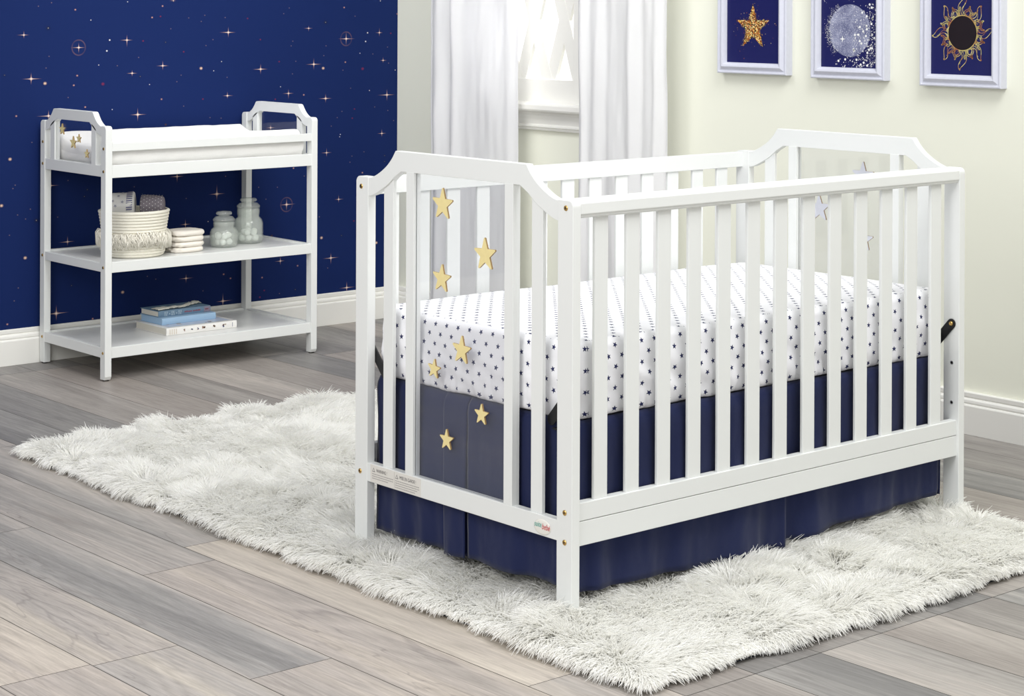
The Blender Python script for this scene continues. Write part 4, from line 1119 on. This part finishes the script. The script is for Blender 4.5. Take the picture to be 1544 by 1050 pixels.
for i in range(22):
    a0 = -0.3 + i * 0.165
    ring = []
    for t in (0.42, 0.58, 0.74, 0.86):
        for a in (a0, a0 + 0.075):
            f = (1 - max(0, (abs(t) - 0.86) / 0.14) ** 2 * 0.42); p, _, _ = onroll(c_, ax_, r_ * 1.055 * f, t, a, L_); ring.append(tuple(p))
    mb.add(ring, [(0, 1, 3, 2), (2, 3, 5, 4), (4, 5, 7, 6)], 2)
tag(mb.build('rolled_blanket', [M['swad'], M['greystar'], M['stripe']]), 'white rolled blanket with grey stars and navy-striped edge in the basket', 'blanket', 'rolled blankets in the rope basket')
mb, rows, n = roll((0.861, 3.205, S1 + 0.178), (0.80, -0.60, -0.04), 0.0375, 0.088, 6.0, None, lambda t: 0, '', '')
c_, ax_, r_, L_ = (0.861, 3.205, S1 + 0.178), (0.80, -0.60, -0.04), 0.0375, 0.088
for i in range(8):
    for j in range(11):
        t = -0.85 + i * 0.235; a = -0.9 + j * 0.34 + (0.17 if i % 2 else 0)
        p, x_, nn = onroll(c_, ax_, r_ * 1.075, t, a, L_); tt = nn.cross(x_)
        mb.add([tuple(p + (x_ * math.cos(k * PI / 3) + tt * math.sin(k * PI / 3)) * 0.0012) for k in range(6)], [tuple(range(6))], 1)
tag(mb.build('rolled_blanket', [M['greycloth'], M['white']]), 'dark grey rolled blanket with tiny white dots in the basket', 'blanket', 'rolled blankets in the rope basket')

# ------------------------------------------------------------------ folded cloths
labs = ['folded off-white cloth at the bottom of the stack beside the basket', 'folded off-white cloth second from the bottom of the stack by the basket', 'folded off-white cloth third from the bottom of the stack by the basket', 'folded off-white cloth on top of the stack beside the basket']
for q in range(4):
    mb = MB(); c = (1.008 + 0.002 * (q % 2), 3.232 - 0.002 * q); sx_, sy_, h = 0.066, 0.058, 0.0200
    z0 = S1 + q * 0.0203; rows = []
    n = 72
    def sq(a, p=3.4):
        ca, sa = math.cos(a), math.sin(a); r = (abs(ca) ** p + abs(sa) ** p) ** (-1 / p); return r * ca, r * sa
    prof = [(0.0, 0), (0.6, 0.0), (0.90, 0.0005), (0.97, 0.004), (1.0, h * 0.35), (1.0, h * 0.6), (0.965, h * 0.86), (0.90, h * 0.97), (0.7, h), (0.35, h), (0.0, h)]
    for j, (f, z) in enumerate(prof):
        row = []
        for k in range(n):
            a = 2 * PI * k / n; u, v = sq(a)
            # folded edge faces +x -y (clean), crumpled layered edge faces -x
            cr = max(0.0, -u) ** 1.5
            wv = 1 + (0.13 * cr + 0.02) * noise.noise(Vector((v * 4 + q * 3.1, z * 180, q * 2.0 + u))) * (f > 0.5)
            zz = z + (0.0035 * cr + 0.0010) * noise.noise(Vector((u * 3, v * 6, q * 5 + j * 0.5))) * (1 if 0 < z < h * 1.01 else 0) * (0.4 if z > h * .9 else 1) - 0.0015 * cr * (f > 0.85) * (z / h)
            x = u * f * sx_ * wv; y = v * f * sy_ * wv
            an = 0.02 + 0.05 * math.sin(q * 2.1)
            row.append((c[0] + x * math.cos(an) - y * math.sin(an), c[1] + x * math.sin(an) + y * math.cos(an), max(z0, z0 + zz)))
        rows.append(row)
    mb.grid(rows, 0, True)
    # the visible inner layers: two thin lips on the clean edge
    o = mb.build('folded_cloth', M['muslin'], bevel=0, fixn=True); tag(o, labs[q], 'cloth', 'folded cloths on the middle shelf')

# ------------------------------------------------------------------ glass jars with cotton balls
def jar(c, s, h_body, neck, label, name, balls, blabel, bgroup, seed):
    j = empty('glass_jar', c, label, 'jar', 'glass jars on the middle shelf')
    fac = lambda a, h: (1 + 0.035 * math.cos(4 * a + 0.7) if h < h_body else 1) * (1 + (0.008 * math.cos(24 * a) if 0.1 * h_body < h < 0.85 * h_body else 0))
    R = s
    prof = [(0.0, 0.0), (R * 0.86, 0.0), (R * 0.95, 0.004), (R, 0.012), (R * 1.0, h_body * 0.5), (R * 0.99, h_body * 0.78), (R * 0.90, h_body * 0.92), (R * 0.74, h_body), (R * 0.72, h_body + 0.003),
            (R * 0.76, h_body + neck * 0.3), (R * 0.78, h_body + neck * 0.7), (R * 0.74, h_body + neck)]
    mb = MB(); inner = [(r * 0.92 if r > 0 else 0, h + 0.004) for r, h in prof[1:-1]] + [(prof[-1][0] - 0.004, prof[-1][1])]
    mb.lathe(prof + inner[::-1] + [(0.0, 0.005)], c, 64, fn=fac); mb.build('jar_body', M['jar'], j)
    z = h_body + neck + 0.0006
    mb = MB(); mb.lathe([(0.0, 0), (R * 0.70, 0), (R * 0.80, 0.002), (R * 0.80, 0.007), (R * 0.72, 0.011), (R * 0.62, 0.017), (R * 0.40, 0.0195), (R * 0.36, 0.022), (R * 0.56, 0.025), (R * 0.58, 0.031), (R * 0.48, 0.036), (0.0, 0.038)], (c[0], c[1], c[2] + z), 48)
    mb.build('jar_lid', M['jar'], j)
    rg = random.Random(seed); placed = []
    rb = 0.0125
    for k in range(balls):
        for _ in range(200):
            a = rg.uniform(0, 2 * PI); rr = (R * 0.86 - rb - 0.004) * math.sqrt(rg.random()); layer = k * 2 // balls
            p = (c[0] + rr * math.cos(a), c[1] + rr * math.sin(a), c[2] + 0.0065 + rb + layer * rb * 1.75)
            if all(math.dist(p, q) > rb * 1.82 for q in placed): placed.append(p); break
    for p in placed:
        mb = MB(); prof = []
        for i in range(9): a = -PI / 2 + PI * i / 8; prof.append((max(0, rb * math.cos(a)), rb * math.sin(a)))
        prof[0] = (0, -rb); prof[-1] = (0, rb)
        ph = rg.uniform(0, 6)
        mb.lathe(prof, p, 16, fn=lambda a, h: 1 + 0.10 * math.sin(3 * a + ph + h * 200) + 0.05 * math.sin(7 * a + h * 300))
        tag(mb.build('cotton_ball', M['cotton']), blabel, 'cotton ball', bgroup)
jar((1.196, 3.252, S1), 0.0520, 0.072, 0.024, 'shorter pressed-glass jar with cotton balls next to the folded cloths', '', 10, 'white cotton ball inside the shorter glass jar', 'cotton balls in the shorter jar', 11)
jar((1.335, 3.298, S1), 0.0560, 0.098, 0.036, 'taller pressed-glass jar with cotton balls behind the shorter one', '', 13, 'white cotton ball inside the taller glass jar', 'cotton balls in the taller jar', 12)

# ------------------------------------------------------------------ books on the bottom shelf
def book(c, ang, wx, dy, th, cover, page, name, label, extra=None, hard=0.0022):
    """c: front-left bottom corner of the spine; spine along +x, depth along +y"""
    b = empty('book', c, label, 'book', 'books on the bottom shelf')
    ca, sa = math.cos(ang), math.sin(ang)
    def R_(v): return (c[0] + v[0] * ca - v[1] * sa, c[1] + v[0] * sa + v[1] * ca, c[2] + v[2])
    mb = MB()
    mb.box(0, wx, 0.002, dy, 0, hard); mb.box(0, wx, 0.002, dy, th - hard, th)
    n = 8; pr_ = [(-0.002 * math.cos(PI * (i / n - 0.5)), th * i / n) for i in range(n + 1)] + [(hard + 0.001, th), (hard + 0.001, 0)]
    mb.prism([(y, z) for y, z in pr_], 'X', 0, wx)
    mb.v = [R_(v) for v in mb.v]; mb.build('cover', cover, b, bevel=0.0005, seg=1, fixn=True)
    mb = MB(); mb.box(0.003, wx - 0.003, 0.003, dy - 0.004, hard, th - hard); mb.v = [R_(v) for v in mb.v]; mb.build('pages', page, b)
    if extra: extra(b, R_, wx, dy, th)
    return b
PAGE = simple('book_pages', (222, 218, 206), 0.8, grain=(400, 0.2))
BLU = simple('light_blue_cover', (162, 194, 222), 0.5); GRB = simple('grey_blue_cover', (112, 140, 164), 0.5, grain=(40, 0.05)); WHC = simple('white_cover', (238, 236, 232), 0.35)
BRN = simple('brown_print', (150, 112, 92), 0.6); TAN = simple('tan_print', (205, 190, 170), 0.6); BLK = simple('blue_grey_print', (88, 96, 130), 0.6); PALE = simple('pale_letter', (196, 212, 222), 0.6); RD = simple('dull_red_print', (150, 76, 92), 0.6); GRY = simple('mauve_patch', (140, 130, 148), 0.6); BLP = simple('pale_blue_picture', (196, 206, 224), 0.4)
def white_extra(b, R_, wx, dy, th):
    mb = MB(); rg = random.Random(6)
    def blob(x, z, s, mi):
        pts = []; n = 9
        for k in range(n):
            a = 2 * PI * k / n; r = s * rg.uniform(0.45, 1.15); pts.append(R_((x + r * math.cos(a), -0.0024, z + r * 0.9 * math.sin(a))))
        mb.add(pts, [tuple(range(n))[::-1]], mi)
    for x, s in ((0.073, 0.0058), (0.107, 0.0050), (0.133, 0.0050), (0.158, 0.0085), (0.205, 0.0080), (0.246, 0.0085)):
        for _ in range(5): blob(x + rg.uniform(-s, s) * 0.6, th * 0.5 + rg.uniform(-s, s) * 0.6, s * rg.uniform(0.35, 0.6), rg.choice([0, 0, 1, 2]))
    for i in range(4):
        for k in range(5):
            z0 = 0.004 + k * 0.0038; mb.add([R_((0.012 + i * 0.009, -0.0024, z0)), R_((0.0155 + i * 0.009, -0.0024, z0)), R_((0.0155 + i * 0.009, -0.0024, z0 + 0.0028)), R_((0.012 + i * 0.009, -0.0024, z0 + 0.0028))], [(0, 1, 2, 3)], 1)
    for k in range(6):
        z0 = 0.006 + k * 0.0026; mb.add([R_((0.281, -0.0024, z0)), R_((0.2835, -0.0024, z0)), R_((0.2835, -0.0024, z0 + 0.0019)), R_((0.281, -0.0024, z0 + 0.0019))], [(0, 1, 2, 3)], 2)
    # picture on the front cover
    z = th + 0.0003
    mb.add([R_((0.02, 0.02, z)), R_((0.285, 0.02, z)), R_((0.285, 0.20, z)), R_((0.02, 0.20, z))], [(0, 1, 2, 3)], 3)
    for _ in range(26):
        x, y, s = rg.uniform(0.03, 0.275), rg.uniform(0.025, 0.19), rg.uniform(0.004, 0.012); n = 8
        mb.add([R_((x + s * rg.uniform(0.6, 1.2) * math.cos(2 * PI * k / n), y + s * rg.uniform(0.5, 1) * math.sin(2 * PI * k / n), z + 0.0002)) for k in range(n)], [tuple(range(n))], rg.choice([0, 1, 2]))
    mb.build('cover_print', [BRN, TAN, BLK, BLP], b)
def top_extra(b, R_, wx, dy, th):
    mb = MB(); rg = random.Random(8); y = -0.0024
    def q(x0, x1, z0, z1, mi): mb.add([R_((x0, y, z0)), R_((x1, y, z0)), R_((x1, y, z1)), R_((x0, y, z1))], [(0, 1, 2, 3)], mi)
    x = 0.024
    for g_ in range(3):      # pale block lettering in three groups
        for k in range(3):
            for r_ in range(2):
                z0 = 0.0035 + r_ * 0.0085; a = x + k * 0.0052
                q(a, a + 0.0012, z0, z0 + 0.0065, 0); q(a, a + 0.0038, z0 + 0.0054, z0 + 0.0065, 0); 
                if (k + r_ + g_) % 2: q(a + 0.0026, a + 0.0038, z0, z0 + 0.0065, 0)
                q(a, a + 0.0038, z0, z0 + 0.0011, 0)
        x += 0.017
        if g_ < 2: q(x + 0.004, x + 0.008, 0.0075, 0.0115, 0); x += 0.0135
    for k in range(14):      # dull red line of small letters
        a = 0.112 + k * 0.0048 + (0.004 if k > 6 else 0); q(a, a + 0.0036, 0.008, 0.008 + rg.choice([0.0045, 0.006]), 1)
    q(0.198, 0.226, 0.0015, th - 0.0015, 2); q(0.203, 0.219, 0.009, 0.0135, 1)
    mb.build('spine_print', [PALE, RD, GRY], b)
book((0.913, 3.191, S0), 0.0, 0.302, 0.225, 0.0272, WHC, PAGE, '', 'wide white book with small brown animal drawings, bottom of the book stack', white_extra)
z2 = S0 + 0.0272 + 0.0006
book((0.934, 3.2585, z2), 0.03, 0.236, 0.150, 0.0245, BLU, BLU, '', 'plain light blue book in the middle of the book stack')
z3 = z2 + 0.0245 + 0.0003
book((0.937, 3.2880, z3), 0.035, 0.229, 0.125, 0.0225, GRB, PAGE, '', 'grey-blue book with pale spine lettering, topmost of the book stack', top_extra)
# crumpled lace strip lying on the top book
mb = MB(); rows = []; zt = z3 + 0.0225 + 0.0005
for j in range(9):
    row = []
    for i in range(70):
        u = i / 69; v = j / 8
        x = 0.940 + 0.222 * u; yb_ = 3.291 + 0.007 * math.sin(u * 9) + 0.062 * u ** 1.4
        y = yb_ + v * (0.046 - 0.012 * u + 0.010 * math.sin(u * 7 + 1)) + (0.002 * math.sin(u * 130) if j in (0, 8) else 0)
        z = zt + 0.0025 + 0.006 * abs(noise.noise(Vector((u * 9, v * 3, 2)))) + 0.0025 * abs(math.sin(u * 21)) * math.sin(v * PI)
        row.append((x, y, z))
    rows.append(row)
mb.grid(rows); o = mb.build('lace_strip', M['lace'], solid=0.0012); tag(o, 'crumpled grey-white lace strip lying on the topmost book', 'lace')

# ------------------------------------------------------------------ shag rug
RX0, RX1, RY0, RY1 = -0.140, 1.378, -0.358, 2.225
rug = empty('shag_rug', ((RX0 + RX1) / 2, (RY0 + RY1) / 2, 0), 'large fluffy ivory shag rug lying on the wood floor under the crib', 'rug')
mb = MB(); mb.box(RX0, RX1, RY0, RY1, 0.004, 0.012); mb.build('backing', M['rugback'], rug)
mb = MB()
mb.box(RX0, RX1, RY0 - 0.001, RY0 + 0.02, 0.0005, 0.0038); mb.box(RX0, RX1, RY1 - 0.02, RY1 + 0.001, 0.0005, 0.0038)
mb.box(RX0 - 0.001, RX0 + 0.02, RY0, RY1, 0.0008, 0.0036); mb.box(RX1 - 0.02, RX1 + 0.001, RY0, RY1, 0.0008, 0.0036)
tag(mb.build('binding', M['binding'], rug), 'dark edge binding')
NS = 380000; NP = 5
xr = RNG.uniform(RX0, RX1, NS); yr = RNG.uniform(RY0, RY1, NS)
# extra strands along the edges
ne = 34000; e = RNG.integers(0, 4, ne); te = RNG.uniform(0, 1, ne); de = RNG.uniform(0, 0.03, ne)
ex = np.where(e == 0, RX0 + de, np.where(e == 1, RX1 - de, RX0 + te * (RX1 - RX0))); ey = np.where(e == 2, RY0 + de, np.where(e == 3, RY1 - de, RY0 + te * (RY1 - RY0)))
xr = np.concatenate([xr, ex]); yr = np.concatenate([yr, ey]); NT = len(xr)
class SN:   # smooth noise from random waves
    def __init__(s, f, k, seed):
        r = np.random.default_rng(seed); a = r.uniform(0, 2 * PI, k); ff = f * r.uniform(0.5, 1.5, k)
        s.kx = ff * np.cos(a); s.ky = ff * np.sin(a); s.p = r.uniform(0, 2 * PI, k); s.k = k
    def __call__(s, x, y):
        o = np.zeros_like(x)
        for i in range(s.k): o += np.sin(s.kx[i] * x + s.ky[i] * y + s.p[i])
        return o / math.sqrt(s.k / 2)
n1, n2, n3, n4 = SN(9, 14, 1), SN(9, 14, 2), SN(42, 18, 3), SN(42, 18, 4)
n5, n6 = SN(20, 16, 5), SN(110, 20, 6)
dx = n1(xr, yr) * 0.8 + n3(xr, yr) * 0.75 - 0.65; dy = n2(xr, yr) * 0.8 + n4(xr, yr) * 0.75 - 0.70
# lean outwards near the edges
for lo, hi, arr, d in ((RX0, RX1, xr, 'x'), (RY0, RY1, yr, 'y')):
    a = np.clip(1 - (arr - lo) / 0.07, 0, 1); b = np.clip(1 - (hi - arr) / 0.07, 0, 1)
    if d == 'x': dx = dx * (1 - 0.7 * np.maximum(a, b)) - 2.2 * a + 2.2 * b
    else: dy = dy * (1 - 0.7 * np.maximum(a, b)) - 2.2 * a + 2.2 * b
nrm_ = np.sqrt(dx * dx + dy * dy) + 1e-6; mag = np.clip(nrm_, 0.35, 1.6)
ang = np.arctan2(dy, dx) + RNG.normal(0, 0.48, NT)
ln_ = 0.060 * (1 + 0.16 * n5(xr, yr) + 0.10 * n6(xr, yr)) * RNG.uniform(0.72, 1.18, NT)
ln_ = np.clip(ln_, 0.03, 0.10)
lean = np.clip(0.62 + 0.22 * mag + RNG.normal(0, 0.10, NT) + 0.10 * n6(xr, yr), 0.3, 1.28)     # final tilt from vertical (rad)
# shorter, flatter fur where the edge binding shows on the near right side
thin = np.clip((xr - 0.78) / 0.12, 0, 1) * np.clip(1 - (yr - RY0) / 0.045, 0, 1) * np.clip((1.32 - xr) / 0.1, 0, 1)
ln_ = ln_ * (1 - 0.45 * thin)
# clumping: tips drawn to the centre of small tufts
cs_ = 0.030
gx = np.floor(xr / cs_); gy = np.floor(yr / cs_)
hx = np.modf(np.sin(gx * 127.1 + gy * 311.7) * 43758.5453)[0]; hy = np.modf(np.sin(gx * 269.5 + gy * 183.3) * 43758.5453)[0]
tcx = (gx + 0.5 + hx * 0.35) * cs_; tcy = (gy + 0.5 + hy * 0.35) * cs_
edg = np.minimum(np.minimum(xr - RX0, RX1 - xr), np.minimum(yr - RY0, RY1 - yr))
ef = np.clip(1 - edg / 0.045, 0, 1)
cl = 0.50 * (1 - ef)
lean = lean + 0.75 * ef
ln_ = ln_ * (1 - 0.30 * ef)
pos = np.zeros((NT, NP, 3), dtype=np.float32)
for i in range(NP):
    t = i / (NP - 1)
    # arc: tilt grows along the strand
    th_ = np.minimum(lean * (0.35 + 0.95 * t), 2.3)
    if i == 0:
        px = xr.copy(); py = yr.copy(); pz_ = np.full(NT, 0.011)
    else:
        st = ln_ / (NP - 1)
        px = px + np.cos(ang) * np.sin(th_) * st; py = py + np.sin(ang) * np.sin(th_) * st; pz_ = pz_ + np.cos(th_) * st
    k = cl * t * t
    pos[:, i, 0] = px + (tcx - xr) * k; pos[:, i, 1] = py + (tcy - yr) * k
    pos[:, i, 2] = np.maximum(pz_, 0.003) + (RNG.normal(0, 0.0015, NT) if i > 1 else 0)
hc = bpy.data.hair_curves.new('pile'); hc.add_curves([NP] * NT)
ctr = np.array([(RX0 + RX1) / 2, (RY0 + RY1) / 2, 0], dtype=np.float32)
hc.attributes['position'].data.foreach_set('vector', (pos.reshape(-1, 3) - ctr).ravel())
rad = np.tile(np.array([0.0010, 0.0010, 0.0010, 0.0008, 0.00025], dtype=np.float32), NT) * np.repeat(RNG.uniform(0.7, 1.25, NT).astype(np.float32), NP)
ra = hc.attributes.get('radius') or hc.attributes.new('radius', 'FLOAT', 'POINT'); ra.data.foreach_set('value', rad)
hc.materials.append(M['pile'])
ho = bpy.data.objects.new('pile', hc); COL.objects.link(ho); ho.parent = rug; ho['kind'] = 'stuff'; ho['label'] = 'ivory fluffy pile'
try:
    sc.cycles_curves.shape = 'THICK'
except Exception: pass

# ------------------------------------------------------------------ light
wd = bpy.data.worlds.new('world'); sc.world = wd; wd.use_nodes = True
bg = wd.node_tree.nodes['Background']; bg.inputs[0].default_value = (1.0, 1.0, 1.0, 1); 
_t = wd.node_tree; _tc = _t.nodes.new('ShaderNodeTexCoord'); _sx = _t.nodes.new('ShaderNodeSeparateXYZ'); _t.links.new(_tc.outputs['Generated'], _sx.inputs[0])
def _mr(sock, a, b):      # soft step
    n = _t.nodes.new('ShaderNodeMapRange'); n.interpolation_type = 'SMOOTHSTEP'; n.inputs[1].default_value = a; n.inputs[2].default_value = b
    _t.links.new(sock, n.inputs[0]); return n.outputs[0]
def _mm(op, a, b):
    n = _t.nodes.new('ShaderNodeMath'); n.operation = op
    for i, v in enumerate((a, b)):
        if isinstance(v, bpy.types.NodeSocket): _t.links.new(v, n.inputs[i])
        else: n.inputs[i].default_value = v
    return n.outputs[0]
# bright daylight sky low on the window side (+x), soft studio grey elsewhere
_e = _mm('MULTIPLY', _mr(_sx.outputs[0], 0.35, 0.6), _mm('SUBTRACT', 1.0, _mr(_mm('ABSOLUTE', _sx.outputs[2], 0.0), 0.2, 0.5)))
_t.links.new(_mm('ADD', WORLD, _mm('MULTIPLY', _e, 0.75)), bg.inputs[1])
def area(name, loc, target, size, power, spread=None, color=(1, 1, 1), sy=None):
    ld = bpy.data.lights.new(name, 'AREA'); ld.energy = power; ld.color = color; ld.size = size
    if spread: ld.spread = spread
    if sy: ld.shape = 'RECTANGLE'; ld.size_y = sy
    o = bpy.data.objects.new(name, ld); COL.objects.link(o); o.location = loc
    d = Vector(target) - Vector(loc); o.rotation_euler = d.to_track_quat('-Z', 'Y').to_euler()
    return o
for a_ in LIGHTS: area(*a_)
